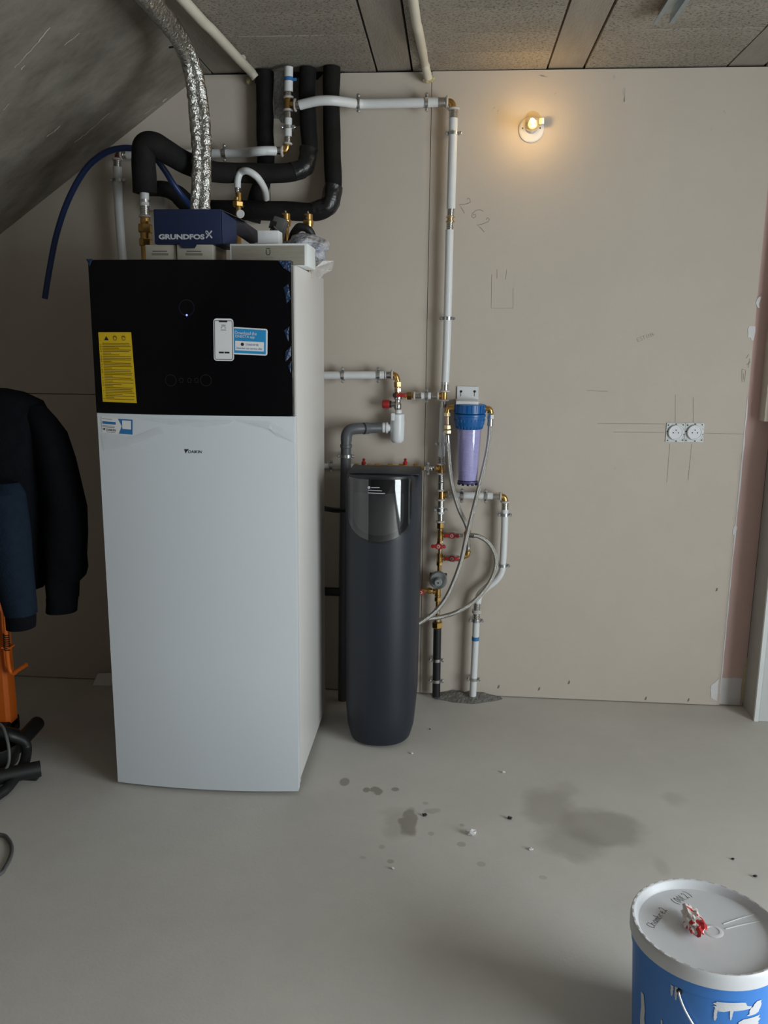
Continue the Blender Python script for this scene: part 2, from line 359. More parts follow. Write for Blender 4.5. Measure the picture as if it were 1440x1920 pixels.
# back wall: masonry behind, boards in front, each its own sheet
wb = tag(box('wall_back', XL-.1, XR+.1, .0135, .16, 0, HC+.25, M['gap']), 'back wall clad in beige plasterboard', kind='structure')
def board(name, poly, y0=0.0, y1=.013, m=None):
    return prism(name, [(x, y0, z) for x, z in poly], (0, y1-y0, 0), m or M['board'], wb)
XS = .399; XB = 1.606
board('board', [(XS+.001, .004), (XB, .004), (XB, 2.3800), (XS+.001, 2.3800)])
board('board', [(-.196, .004), (XS-.001, .004), (XS-.001, 2.3785), (-.196, 2.3785)])
board('board', [(XL, .004), (-.199, .004), (-.199, 1.208), (XL, 1.208)])
board('board', [(XL, 1.211), (-.199, 1.211), (-.199, 2.3785), (-.452, 2.3785), (XL, slope_z(XL)+.004)])
board('pink_board', [(XB+.001, .002), (1.70, .002), (1.70, 2.376), (XB+.001, 2.376)], .0095, .0134, M['pink'])
# torn paper edge of the big board, putty, foam
rag = []
for i in range(24):
    z = .06+i*.05; rag.append((XB+random.uniform(.0, .004), z))
prism('torn_edge', [(XB-.003, -.0012, .05)] + [(x, -.0012, z) for x, z in rag] + [(XB-.003, -.0012, 1.24)], (0, .0012, 0), M['putty'], wb)
def patch(name, pxs, y, m, parent, th=.0015, sub=3):
    P = UL(pxs, y); out = []
    for i, p in enumerate(P):
        q = P[(i+1) % len(P)]
        for s in range(sub):
            v = p.lerp(q, s/sub)
            if s: v = v + Vector((random.uniform(-1, 1), 0, random.uniform(-1, 1)))*.004
            out.append(v)
    return prism(name, out, (0, -th, 0), m, parent)
patch('putty_patch', [(1347, 1269), (1392, 1272), (1386, 1322), (1342, 1317)], .0094, M['putty'], wb)
patch('putty_patch', [(1333, 1285), (1348, 1272), (1344, 1314), (1333, 1308)], -.0001, M['putty'], wb)
patch('putty_patch', [(1404, 612), (1416, 612), (1412, 640), (1402, 632)], -.0001, M['putty'], wb)
patch('putty_patch', [(1420, 560), (1427, 555), (1424, 578), (1418, 570)], -.0001, M['putty'], wb)
patch('putty_patch', [(1377, 985), (1382, 988), (1378, 1003), (1374, 1002)], -.0001, M['putty'], wb)
patch('foam_patch', [(1405, 1225), (1409, 1220), (1400, 1318), (1388, 1315), (1393, 1260)], .009, M['putty_yellow'], wb)
# rough opening in the board and ceiling where the pipes come through
patch('rough_opening', [(513, 134), (590, 131), (592, 150), (566, 236), (536, 232), (514, 222)], -.0001, M['mortar'], wb, .0012)
patch('rough_opening', [(543, 131), (648, 127.5), (646, 136), (604, 140), (596, 150), (548, 146)], -.0014, M['gap'], wb, .0008)
patch('rough_opening', [(476, 136), (515, 133), (515, 160), (478, 156)], -.0001, M['gap'], wb, .0008)
# pencil marks and handwriting on the boards
def wl(pts): return [p+Vector((0, -.0004, 0)) for p in UL(pts, 0)]
ribbons('pencil_line', [wl([(1120, 794), (1246, 795)]), wl([(1150, 810), (1246, 811)]), wl([(1320, 812), (1398, 814)]), wl([(1256, 832), (1250, 905)]), wl([(1297, 832), (1290, 900)]), wl([(1266, 740), (1266, 792)]), wl([(1300, 745), (1300, 792)])], .0012, (0, -1, 0), M['pencil'], wb)
ribbons('pencil_line', [wl([(1100, 732), (1140, 734)]), wl([(922, 515), (921, 578), (962, 578), (962, 540)]), wl([(932, 505), (932, 522)]), wl([(950, 505), (948, 524)])], .0012, (0, -1, 0), M['pencil'], wb)
ribbons('handwriting', [wl(spline([(875, 376), (876, 371), (880, 373), (883, 378), (881, 381), (861, 384), (860, 383)], 4) if 0 else [(876, 375), (877, 371), (881, 373), (882, 379), (876, 382), (861, 384), (866, 391), (871, 400)]),
                        wl([(906, 396), (900, 393), (893, 394), (886, 400), (884, 406), (888, 409), (892, 406), (891, 402), (887, 403)]),
                        wl([(911, 412), (914, 408), (918, 411), (915, 416), (905, 420), (894, 422), (901, 427), (908, 435)])], .0018, (0, -1, 0), M['pencil'], wb)
GL = {'E': [[(1, 1), (0, 1), (0, 0), (1, 0)], [(0, .5), (.8, .5)]], 'S': [[(1, .9), (.3, 1), (0, .75), (1, .3), (.7, 0), (0, .1)]], 'T': [[(0, 1), (1, 1)], [(.5, 1), (.5, 0)]],
      'I': [[(.5, 1), (.5, 0)]], 'M': [[(0, 0), (0, 1), (.5, .4), (1, 1), (1, 0)]], 'A': [[(0, 0), (.5, 1), (1, 0)], [(.2, .4), (.8, .4)]],
      'C': [[(1, .85), (.6, 1), (.2, .8), (0, .4), (.3, 0), (.8, .05), (1, .2)]], 'h': [[(0, 1), (0, 0)], [(0, .4), (.5, .6), (.9, .4), (.9, 0)]],
      'a': [[(.9, .5), (.4, .6), (0, .3), (.3, 0), (.8, .2), (.9, .55), (.9, 0)]], 'm': [[(0, .55), (0, 0)], [(0, .4), (.3, .55), (.5, .35), (.5, 0)], [(.5, .35), (.8, .55), (1, .35), (1, 0)]],
      'b': [[(0, 1), (0, 0), (.6, 0), (.9, .3), (.5, .55), (0, .35)]], 'r': [[(0, .55), (0, 0)], [(0, .35), (.4, .55), (.8, .5)]], 'e': [[(0, .3), (.9, .35), (.5, .6), (.05, .3), (.4, 0), (.9, .1)]],
      '2': [[(0, .8), (.4, 1), (.8, .8), (.7, .5), (0, 0), (.4, .1), (1, 0)]], '0': [[(.5, 1), (.1, .7), (.1, .3), (.5, 0), (.9, .3), (.9, .7), (.5, 1)]], 'L': [[(.2, 1), (0, .1), (.8, .05)]],
      '(': [[(.8, 1.1), (.3, .7), (.3, .3), (.8, -.1)]], ')': [[(.2, 1.15), (.8, .8), (.8, .3), (.3, -.15)]]}
def hand(s, p, ex, ez, cw, h, gap=.35):
    out = []; p = Vector(p)
    for ch in s:
        if ch != ' ':
            for L in GL[ch]: out.append([p + Vector(ex)*x*cw + Vector(ez)*z*h for x, z in L])
        p = p + Vector(ex)*cw*(1+gap)
    return out
ea = U(1196, 641); eb = U(1222, 631); exd = (eb-ea).normalized()
ribbons('handwriting', hand('ESTIMA', ea+Vector((0, -.0004, 0)), exd, Vector((-exd.z, 0, exd.x)), .008, .014), .0011, (0, -1, 0), M['pencil'], wb)
ribbons('printed_stamp', [wl([(1391, 692), (1398, 694), (1396, 716), (1391, 716), (1391, 692)]), wl([(1399, 672), (1404, 664)]), wl([(1400, 684), (1407, 678)]), wl([(1402, 690), (1406, 672)]), wl([(1394, 700), (1394, 712)])], .0016, (0, -1, 0), M['pencil'], wb)
for (a, b_) in [((1168, 190), (1172, 165)), ((920, 208), (928, 200)), ((930, 214), (936, 206)), ((1036, 180), (1044, 174)), ((1358, 212), (1359, 206)), ((1150, 120+20), (1152, 150)), ((1010, 142), (1028, 143)), ((1330, 244), (1334, 242)), ((1150, 880), (1156, 876))]:
    patch('scuff_mark', [a, (a[0]+4, a[1]), b_, (b_[0]-3, b_[1]+1)], -.0001, M['chalk'], wb, .0003)
for (px, py) in [(1343, 1106), (1290, 1313), (1210, 1310), (1010, 1292), (934, 1288), (1066, 1255+25)]:
    patch('nick', [(px-2, py+3), (px+2, py+2), (px+3, py-4), (px, py-3)], -.0001, M['pencil'], wb, .0003, 1)
# right side: grey reveal, white door post, beige board above
wr = tag(box('wall_right', XR, XR+.15, WIN['y1'], .1, 0, HC+.2, M['plaster']), 'grey plastered right wall', kind='structure')
box('wall_segment', XR, XR+.15, YB, WIN['y0'], 0, HC+.2, M['plaster'], wr)
box('lintel', XR, XR+.15, WIN['y0'], WIN['y1'], WIN['z1'], HC+.2, M['plaster'], wr)
box('threshold', XR, XR+.15, WIN['y0'], WIN['y1'], 0, WIN['z0'], M['plaster'], wr)
rv = tag(box('trim_1', 1.701, 1.715, -.118, .008, 0, HC-.003, M['plaster']), 'narrow grey reveal strip beside the pink board', kind='structure')
post = tag(box('trim_3', 1.716, XR-.001, -.131, -.012, 0, HC-.003, M['wall_white'], bevel=.004), 'white painted wall return at the right edge', kind='structure')
box('post_face', 1.700, 1.716, -.131, -.119, 0, 1.05, M['wall_white'], post)
pq = U(1432, 790, -.05)
tag(box('trim_2', pq.x, 1.7005, -.055, .009, pq.z, HC-.003, M['board']), 'beige board fixed on the upper right reveal', kind='structure')
# glazed door behind the camera on the right (gives the daylight)
wn = tag(empty('window_1', (XR+.07, (WIN['y0']+WIN['y1'])/2, WIN['z0'])), 'glazed patio door in the right wall', kind='structure')
for (a, b_, c, d) in [(WIN['y0'], WIN['y0']+.06, WIN['z0'], WIN['z1']), (WIN['y1']-.06, WIN['y1'], WIN['z0'], WIN['z1']), (WIN['y0']+.06, WIN['y1']-.06, WIN['z0'], WIN['z0']+.06), (WIN['y0']+.06, WIN['y1']-.06, WIN['z1']-.06, WIN['z1'])]:
    box('frame_rail', XR+.03, XR+.09, a, b_, c, d, M['wall_white'], wn)
box('pane', XR+.055, XR+.061, WIN['y0']+.06, WIN['y1']-.06, WIN['z0']+.06, WIN['z1']-.06, M['pane'], wn)
# front wall behind the camera, left knee wall
tag(box('wall_front', XL-.1, XR+.15, YB-.15, YB, 0, HC+.2, M['raw_wall']), 'raw block wall behind the viewer', kind='structure')
tag(box('wall_left', XL-.12, XL, YB, .013, 0, slope_z(XL)-.002, M['raw_wall']), 'low knee wall under the sloping roof', kind='structure')
# sloping concrete roof slab
sx0 = XL-.12; sx1 = -.443
sl = tag(prism('ceiling_slope', [(sx1, -.0005, HC), (sx0, -.0005, slope_z(sx0)), (sx0, -.0005, slope_z(sx0)+.22), (sx1, -.0005, HC+.22)], (0, YB, 0), M['slope']), 'sloping raw concrete roof slab on the left', kind='structure')
def on_slope(px, py):
    d = ray(px, py); n = Vector((-TS, 0, 1)); p0 = Vector((-.443, 0, 2.383)); t = (p0-CAM).dot(n)/d.dot(n); return CAM + d*t - n.normalized()*.0006
for pts, wd in [([(28, 126), (45, 108), (72, 78), (94, 52)], .006), ([(88, 256), (100, 247), (112, 236)], .010), ([(140, 268), (165, 247), (190, 225), (206, 212)], .009), ([(270, 214), (292, 199)], .008), ([(305, 190), (312, 184)], .012), ([(40, 130), (46, 122)], .006), ([(6, 206), (18, 194)], .005), ([(120, 84), (150, 62)], .004)]:
    for k_ in range(len(pts)-1):
        a, b_ = pts[k_], pts[k_+1]
        ln = [on_slope(a[0]+(b_[0]-a[0])*t/5+random.uniform(-1, 1), a[1]+(b_[1]-a[1])*t/5+random.uniform(-1, 1)) for t in range(6)]
        ribbons('scrape_mark', [ln], wd*random.uniform(.35, .8), (-TS, 0, 1), M['chalk'], sl)
# flat ceiling: slab, beams, infill blocks
ce = tag(box('ceiling', sx1, XR+.15, YB, .10, HC+.06, HC+.25, M['gap']), 'flat ceiling of concrete beams and wood-chip infill blocks', kind='structure')
beams = [(-.408, -.283), (.199, .327), (.808, .937), (1.432, 1.56)]
for a, b_ in beams: box('beam', a+.004, b_-.004, -3.9, .012, HC+.004, HC+.059, M['beam'], ce)
spans = [(-.442, -.412), (-.279, .195), (.331, .804), (.941, 1.428), (1.564, XR+.14)]
ys = [.010, -.018, -.19, -.37, -.573] + [-.573-.195*i for i in range(1, 18)]
for si, (a, b_) in enumerate(spans):
    for i in range(len(ys)-1):
        dz = random.uniform(0, .003)
        if i == 0: continue
        y1_ = .012 if i == 1 else ys[i]-.0015
        box('infill_block', a, b_, ys[i+1], y1_, HC+dz, HC+.059, M['infill'], ce)
tag(box('ceiling_slab', sx1, XR, YB, -3.9, HC+.001, HC+.059, M['beam']), 'concrete ceiling over the rear of the room', kind='structure')

# ------------------------------------------------------------------ heat pump tower
FX0, FW, FYF, FH, FYB = -.5527, .595, -.8385, 1.65, -.2515
FXC = FX0+FW/2; FX1 = FX0+FW; BUL = .02
def fy(x): return FYF - BUL*max(0, 1-((x-FXC)/(FW/2))**2)
def fr(px, py):
    y = FYF
    for _ in range(4): p = U(px, py, y); y = fy(p.x)
    return Vector((p.x, y, p.z))
def bowed(name, x0, x1, z0, z1, off, th, m, parent, nx=24, **k):
    V = []; F = []
    xs = [x0+(x1-x0)*i/nx for i in range(nx+1)]
    for x in xs: V += [(x, fy(x)-off, z0), (x, fy(x)-off, z1), (x, fy(x)-off+th if th < .01 else FYF+th, z0), (x, fy(x)-off+th if th < .01 else FYF+th, z1)]
    for i in range(nx):
        a = 4*i; b_ = a+4
        F += [(a, b_, b_+1, a+1), (a+2, a+3, b_+3, b_+2), (a+1, b_+1, b_+3, a+3), (a, a+2, b_+2, b_)]
    F += [(0, 1, 3, 2), (4*nx, 4*nx+2, 4*nx+3, 4*nx+1)]
    return mesh(name, V, F, m, parent, True, **k)
def onfront(off): return lambda v: Vector((v.x, fy(v.x)-off, v.z))
zs = fr(365, 777).z
hp = empty('heat_pump_tower', (FXC, (FYF+FYB)/2, 0), 'tall white heat pump tower with black glass top panel standing on the floor', 'heat pump')
body = box('cabinet_body', FX0+.003, FX1, FYF+.052, FYB, .03, FH-.008, M['white'], hp, bevel=.004)
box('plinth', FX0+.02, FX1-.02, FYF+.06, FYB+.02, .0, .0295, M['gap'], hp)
box('side_flange', FX1-.008, FX1-.001, FYF+.030, FYF+.0515, .02, FH-.012, M['white'], hp)
wp = bowed('front_panel', FX0, FX1, .012, zs-.003, 0, .028, M['white_front'], hp)
bp_ = bowed('glass_panel', FX0, FX1-.004, zs, FH, .004, .028, M['black_glass'], hp)
# little blue status light and faint ring, dials on the glass
lc = fr(351, 577); rg = []
for i in range(33): a = 2*PI*i/32; rg.append(lc+Vector((.022*math.cos(a), 0, .022*math.sin(a))))
ribbons('status_ring', [rg], .0022, (0, -1, 0), M['led_ring'], bp_, onfront(.0046))
lb = fr(351, 591)
lathe('status_light', (lb.x, fy(lb.x)-.0044, lb.z), (0, -1, 0), [(0, .0030), (.0008, .0026)], M['led'], bp_)
for px in (321, 387):
    c = fr(px, 713); rg = [c+Vector((.016*math.cos(2*PI*i/32), 0, .016*math.sin(2*PI*i/32))) for i in range(33)]
    ribbons('dial_ring', [rg], .0012, (0, -1, 0), M['faint'], bp_, onfront(.0046))
for px in (341, 356, 369):
    c = fr(px, 713); rg = [c+Vector((.006*math.cos(2*PI*i/6), 0, .007*math.sin(2*PI*i/6))) for i in range(7)]
    ribbons('touch_symbol', [rg], .0012, (0, -1, 0), M['faint'], bp_, onfront(.0046))
# yellow warning label (slightly crooked)
def quad_label(name, px4, off, m, parent, n=6):
    c = [fr(*p) for p in px4]; V = []; F = []
    for i in range(n+1):
        t = i/n; a = c[0].lerp(c[1], t); b_ = c[3].lerp(c[2], t)
        for q in (a, b_): V.append(Vector((q.x, fy(q.x)-off, q.z)))
    F = [(2*i, 2*i+1, 2*i+3, 2*i+2) for i in range(n)]
    o = mesh(name, V, F, m, parent)
    def at(u, v):
        q = c[0].lerp(c[1], u).lerp(c[3].lerp(c[2], u), v); return q
    return o, at
def patch_on(name, at, u0, u1, v0, v1, off, m, parent, n=8):
    V = []
    for i in range(n+1):
        for v_ in (v0, v1):
            q = at(u0+(u1-u0)*i/n, v_); V.append(Vector((q.x, fy(q.x)-off, q.z)))
    return mesh(name, V, [(2*i, 2*i+1, 2*i+3, 2*i+2) for i in range(n)], m, parent)
def rounded_label(name, px4, off, m, parent, ru, rv):
    c = [fr(*p) for p in px4]
    def at(u, v): return c[0].lerp(c[1], u).lerp(c[3].lerp(c[2], u), v)
    B = []
    for (cu, cv, a0) in ((1-ru, rv, -90), (1-ru, 1-rv, 0), (ru, 1-rv, 90), (ru, rv, 180)):
        for i in range(6):
            a_ = math.radians(a0+18*i); B.append(at(cu+ru*math.cos(a_), cv+rv*math.sin(a_)))
    q = at(.5, .5); V = [Vector((q.x, fy(q.x)-off, q.z))] + [Vector((q.x, fy(q.x)-off, q.z)) for q in B]
    n = len(B); return mesh(name, V, [(0, 1+i, 1+(i+1) % n) for i in range(n)], m, parent), at
yl, ya = quad_label('warning_label', [(185.5, 623), (247, 623), (257.5, 755.5), (194, 753)], .0048, M['yellow'], bp_)
lines = []
v = .155
while v < .97:
    e = random.choice([.6, .9, .92, .93, .95, .95, .35]); lines.append([ya(.10, v), ya(e, v)])
    if random.random() < .55: lines.append([ya(.03, v), ya(.065, v)])
    v += .0235
ribbons('small_print', lines, .0019, (0, -1, 0), M['yellow_ink'], yl, onfront(.0052))
tri = [ya(.24, .055), ya(.31, .115), ya(.17, .115)]
prism('warning_triangle', [Vector((p.x, fy(p.x)-.0052, p.z)) for p in tri], (0, -.0002, 0), M['ink'], yl)
for u_ in (.50, .76):
    rg = [ya(u_+.05*math.cos(2*PI*i/8), .082+.033*math.sin(2*PI*i/8)) for i in range(9)]
    ribbons('pictogram', [rg, [ya(u_-.06, .06), ya(u_+.06, .07)]], .002, (0, -1, 0), M['yellow_ink'], yl, onfront(.0052))
# app sticker: phone shape and blue card; the code square on it is left blank
bc, ba = rounded_label('app_card', [(438, 613), (502.5, 617), (502, 667), (438, 664)], .0048, M['paper'], bp_, .06, .08)
patch_on('card_print', ba, 0, .955, .05, .95, .0052, M['cyan'], bc)
patch_on('card_panel', ba, .06, .9, .50, .85, .0056, M['paper'], bc)
def ftext(name, s, at, u, v, w_, h_, m, parent, off=.006, **k):
    a, b_ = at(0, v), at(1, v); ex = (b_-a).normalized(); a, b_ = at(u, 0), at(u, 1); ez = (a-b_).normalized()
    return text(name, s, at(u, v), w_, h_, Vector((ex.x, 0, ex.z)), Vector((ez.x, 0, ez.z)), m, parent, mapf=onfront(off), **k)
ftext('lettering', 'Download the', ba, .37, .20, .062, .0095, M['paper'], bc)
ftext('lettering', 'ONECTA app', ba, .345, .345, .056, .0095, M['paper'], bc)
ftext('lettering', 'STAND BY ME', ba, .56, .62, .036, .0058, M['blue_print'], bc)
ftext('lettering', 'Discover our service offer', ba, .48, .76, .074, .0058, M['blue_print'], bc)
c = ba(.27, .62); lathe('badge', (c.x, fy(c.x)-.0058, c.z), (0, -1, 0), [(0, .0048), (.0002, .0048)], M['ink'], bc)
ph, pa = rounded_label('phone_print', [(401, 597), (438.5, 597.5), (440, 677), (402, 676.5)], .0058, M['paper'], bp_, .16, .08)
ribbons('phone_outline', [[pa(.08, .05), pa(.9, .05), pa(.94, .08), pa(.94, .93), pa(.88, .965), pa(.1, .965), pa(.06, .93), pa(.06, .08), pa(.08, .05)]], .0016, (0, -1, 0), M['ink'], ph, onfront(.0061))
ribbons('phone_notch', [[pa(.28, .065), pa(.70, .065)]], .0055, (0, -1, 0), M['ink'], ph, onfront(.0061))
ribbons('screen_print', [[pa(.38, .155), pa(.62, .157)], [pa(.36, .27), pa(.64, .27)]], .0018, (0, -1, 0), M['pencil'], ph, onfront(.0061))
ribbons('screen_dial', [[pa(.5+.1*math.cos(a*.35-.6), .22-.045*math.sin(a*.35-.6)) for a in range(13)]], .0014, (0, -1, 0), M['pencil'], ph, onfront(.0061))
ribbons('store_badge', [[pa(.26, .80), pa(.5, .80)], [pa(.53, .80), pa(.78, .80)]], .005, (0, -1, 0), M['ink'], ph, onfront(.0061))
# energy sticker on the white door, maker's logo
es, ea_ = quad_label('energy_sticker', [(190, 781), (249, 785), (249, 816), (192, 811)], .0008, M['paper'], wp)
q = [ea_(.54, .06), ea_(1, .06), ea_(1, .97), ea_(.56, .97), ea_(.66, .5)]
prism('blue_block', [Vector((p.x, fy(p.x)-.0012, p.z)) for p in q], (0, -.0002, 0), M['blue_print'], es)
patch_on('blank_square', ea_, .67, .95, .14, .66, .0018, M['paper'], es)
patch_on('blue_band', ea_, .03, .46, .28, .44, .0012, M['blue_print'], es)
ribbons('small_print', [[ea_(.03, .13), ea_(.34, .13)], [ea_(.03, .55), ea_(.42, .55)], [ea_(.03, .63), ea_(.42, .63)], [ea_(.14, .93), ea_(.44, .93)]], .0014, (0, -1, 0), M['pencil'], es, onfront(.0014))
ftext('lettering', 'DAIKIN', ea_, .30, .79, .031, .0068, M['ink'], es, off=.0014, shear=.2, bold=.008)
q = [ea_(.03, .72), ea_(.13, .72), ea_(.07, .84)]
prism('logo_triangle', [Vector((p.x, fy(p.x)-.0014, p.z)) for p in q], (0, -.0002, 0), M['ink'], es)
lg = fr(366, 847)
text('lettering', 'DAIKIN', lg, .042, .0085, (1, 0, 0), (0, 0, 1), M['ink'], wp, mapf=onfront(.0008), shear=.2, bold=.008)
c = fr(350, 846); o_ = .0007
prism('logo_triangle', [Vector((c.x-.0065, fy(c.x)-o_, c.z+.006)), Vector((c.x+.0075, fy(c.x)-o_, c.z+.006)), Vector((c.x+.0005, fy(c.x)-o_, c.z-.0005)), Vector((c.x-.0025, fy(c.x)-o_, c.z-.0065))], (0, -.0003, 0), M['ink'], wp)
# loose protective film on the door's upper edge and scraps at the glass panel's right edge
def film(name, px, off, m, parent, amp=.003):
    P = [fr(*p) for p in px]; n = len(P); c = sum(P, Vector())/n; V = []; F = []
    V.append(Vector((c.x, fy(c.x)-off-amp, c.z)))
    for i, p in enumerate(P): V.append(Vector((p.x, fy(p.x)-off-abs(random.uniform(0, amp)), p.z)))
    for i in range(n): F.append((0, 1+i, 1+(i+1) % n))
    return mesh(name, V, F, m, parent)
film('film_flap', [(440, 787), (505, 790), (553, 815), (553, 829), (520, 818), (508, 797), (470, 793)], .0012, M['film'], wp, .006)
film('film_flap', [(258, 784), (330, 786), (440, 788), (430, 796), (380, 801), (320, 796)], .0012, M['film'], wp, .003)
film('film_flap', [(190, 814), (250, 818), (300, 800), (310, 812), (240, 838), (196, 845)], .0012, M['film'], wp, .002)
for px in [[(522, 489), (546, 489), (546, 511), (533, 503)], [(532, 540), (541, 532), (546, 560), (538, 570), (536, 555)], [(533, 620), (543, 612), (541, 640)], [(536, 660), (547, 648), (546, 668), (536, 678)], [(540, 686), (547, 676), (546, 700)], [(163, 486), (176, 486), (170, 500)]]:
    film('film_scrap', px, .0046, M['film_blue'], bp_, .004)

# ------------------------------------------------------------------ water softener
sf = empty('water_softener', (.268, -.30, 0), 'slim anthracite water softener with clear flip lid on the floor beside the tower', 'water softener')
SXC, SYS, SYF, SHW = .268, -.36, -.525, .130
def sect(z, hw, yf, yb, n=28):
    P = [(SXC-hw, yb, z)]
    for i in range(n+1):
        a = PI*i/n; cx_ = math.cos(PI-a); sn = math.sin(a)
        P.append((SXC+hw*math.copysign(abs(cx_)**.85, cx_), SYS-(SYS-yf)*(-1)*-1*sn**.9 if 0 else SYS+(yf-SYS)*sn**.85, z))
    P.append((SXC+hw, yb, z)); return P
def sfront(x, yf=SYF, hw=SHW):
    c = max(-1, min(1, (x-SXC)/hw)); cc = abs(c)**(1/.85); return SYS+(yf-SYS)*math.sqrt(max(0, 1-cc*cc))**.85
ST = .972
secs = [(0.0, .100, -.475, -.22), (.012, .112, -.503, -.21), (.05, .122, -.518, -.20), (.12, .128, -.524, -.195), (.45, .130, -.526, -.19), (.85, .131, -.527, -.19), (.932, .131, -.527, -.19), (.940, .1305, -.519, -.19), (.958, .130, -.46, -.19), (ST, .128, -.39, -.19)]
V = []; F = []; ns = len(sect(0, 1, -1, 1))
for s in secs: V += sect(*s)
for j in range(len(secs)-1):
    for i in range(ns): F.append((j*ns+i, j*ns+(i+1) % ns, (j+1)*ns+(i+1) % ns, (j+1)*ns+i))
F += [tuple(range(ns)), tuple((len(secs)-1)*ns+i for i in range(ns))]
sbody = mesh('softener_body', V, F, M['softener'], sf, True)
def shield(name, zt, zb, hwt, off, m, n=30, mz=44, th=0, hole=None):
    V = []; F = []
    def hwz(t):  # t 0 top .. 1 bottom
        if t < .06: return hwt*(.93+.07*math.sin(t/.06*PI/2))
        if t < .55: return hwt
        s = (t-.55)/.45; return hwt*math.sqrt(max(0, 1-s**2.6))
    for j in range(mz+1):
        t = 1-(1-j/mz)**1.7; t = min(t, .9999); z = zt+(zb-zt)*t; h = max(hwz(t), .004)
        for i in range(n+1):
            x = SXC-.004+h*(2*i/n-1); V.append((x, sfront(x)-off, z))
    for j in range(mz):
        for i in range(n): F.append((j*(n+1)+i, j*(n+1)+i+1, (j+1)*(n+1)+i+1, (j+1)*(n+1)+i))
    return mesh(name, V, F, m, sf, True)
zt = U(712, 897, -.52).z; zb_ = U(712, 1014, -.52).z
shield('lid_recess', zt+.005, zb_-.010, .1195, .0022, M['softener_dark'])
shield('control_panel', zt-.05, zb_+.02, .085, .0040, M['actuator'])
shield('clear_lid', zt-.003, zb_, .110, .0085, M['lid_clear'])
def smap(off): return lambda v: Vector((v.x, sfront(v.x)-off, v.z))
lp = U(703, 914, -.53)
text('lettering', 'aqua soft', lp, .040, .009, (1, 0, 0), (0, 0, 1), M['silver_ink'], sf, mapf=smap(.0092)) if 0 else None
ribbons('lid_print', [[U(696, 914, -.53), U(712, 914, -.53)], [U(690, 919, -.53), U(716, 920, -.53)], [U(690, 924, -.53), U(722, 925, -.53)]], .0022, (0, -1, 0), M['silver_ink'], sf, smap(.0092))
c = U(692, 914, -.53); lathe('lid_emblem', (c.x, sfront(c.x)-.0091, c.z), (0, -1, 0), [(0, .0045), (.0003, .0045)], M['silver_ink'], sf)
# rear top cover strip
box('top_cover', SXC-.126, SXC+.126, -.38, -.195, ST+.0005, ST+.006, M['softener'], sf, bevel=.002)

# ------------------------------------------------------------------ plumbing parts
PW = -.05
def clamp(px, py, ax, r, parent, Y=PW, wall=True, lugs=True):
    """pipe clamp around a pipe; ax is the pipe direction"""
    p = U(px, py, Y) if not isinstance(px, Vector) else px
    ax = Vector(ax).normalized(); side = ax.cross(Vector((0, 1, 0))).normalized()
    cl = lathe('pipe_clamp', p-ax*.006, ax, [(0, r+.0004), (0, r+.003), (.012, r+.003), (.012, r+.0004)], M['zinc'], parent, 20, caps=False)
    if wall and p.y < -.012+r*-1: cyl('clamp_stud', (p.x, p.y+r+.002, p.z), (p.x, .0, p.z), .004, M['zinc'], cl, 8)
    if lugs:
        for s in (-1, 1):
            c = p+side*s*(r+.0085)
            lathe('clamp_screw', c+Vector((0, .012, 0)), (0, -1, 0), [(0, .0045), (.016, .0045), (.016, .0062), (.021, .0062), (.023, .004)], M['zinc'], cl, 8)
            obox('clamp_lug', c-side*s*.003, side*.006, (0, .0022, 0), ax*.006, M['zinc'], cl)
    return cl
def sleeve(a, b_, r, parent, ring=None):
    a, b_ = Vector(a), Vector(b_); d = b_-a; L = d.length
    pr = [(0, r)]
    for k_ in range(3):
        t0 = L*(.12+k_*.27); pr += [(t0, r), (t0+L*.05, r*.90), (t0+L*.14, r*.90), (t0+L*.19, r)]
    pr += [(L, r)]
    s = lathe('press_sleeve', a, d, pr, M['chrome'], parent, 18)
    if ring is not None:
        q = a if ring == 0 else b_; dd = -d if ring == 0 else d
        lathe('sealing_ring', q+dd.normalized()*.0005, dd, [(0, r*1.1), (.002, r*1.28), (.006, r*1.28), (.008, r*1.05)], M['ring'], s, 18)
    return s
def nut(name, a, b_, r, m, parent, ch=.12):
    a, b_ = Vector(a), Vector(b_); d = b_-a; L = d.length
    return lathe(name, a, d, [(0, r*.88), (L*ch, r), (L*(1-ch), r), (L, r*.88)], m, parent, 6, smooth=False)
def elbow(name, c, da, db, r, la, lb, m, parent):
    c, da, db = Vector(c), Vector(da).normalized(), Vector(db).normalized(); k_ = r*1.3
    P = [c+da*la, c+da*(k_+.001)] + [c + da*k_*(1-t)**2 + db*k_*t*t for t in (.25, .5, .75)] + [c+db*(k_+.001), c+db*lb]
    o = tube(name, P, r, m, parent, 16, sm=False)
    for d_, l_ in ((da, la), (db, lb)):
        if l_ > .012: lathe('collar', c+d_*(l_-.006), d_, [(0, r*1.02), (.001, r*1.18), (.005, r*1.18), (.006, r*1.02)], m, o, 16)
    return o
def tee(name, c, ax, br, r, la, lb, m, parent):
    c, ax, br = Vector(c), Vector(ax).normalized(), Vector(br).normalized()
    o = lathe(name, c-ax*la, ax, [(0, r*1.15), (.005, r*1.15), (.006, r), (2*la-.006, r), (2*la-.005, r*1.15), (2*la, r*1.15)], m, parent, 16)
    lathe('branch', c+br*r*.5, br, [(0, r*.9), (lb-r*.5-.006, r*.9), (lb-r*.5-.005, r*1.1), (lb-r*.5, r*1.1)], m, o, 16)
    return o
X_, Z_ = Vector((1, 0, 0)), Vector((0, 0, 1)); YN = Vector((0, -1, 0))
def run(name, px, py, label, cat='pipe', Y=PW, group=None): return empty(name, U(px, py, Y), label, cat, group)
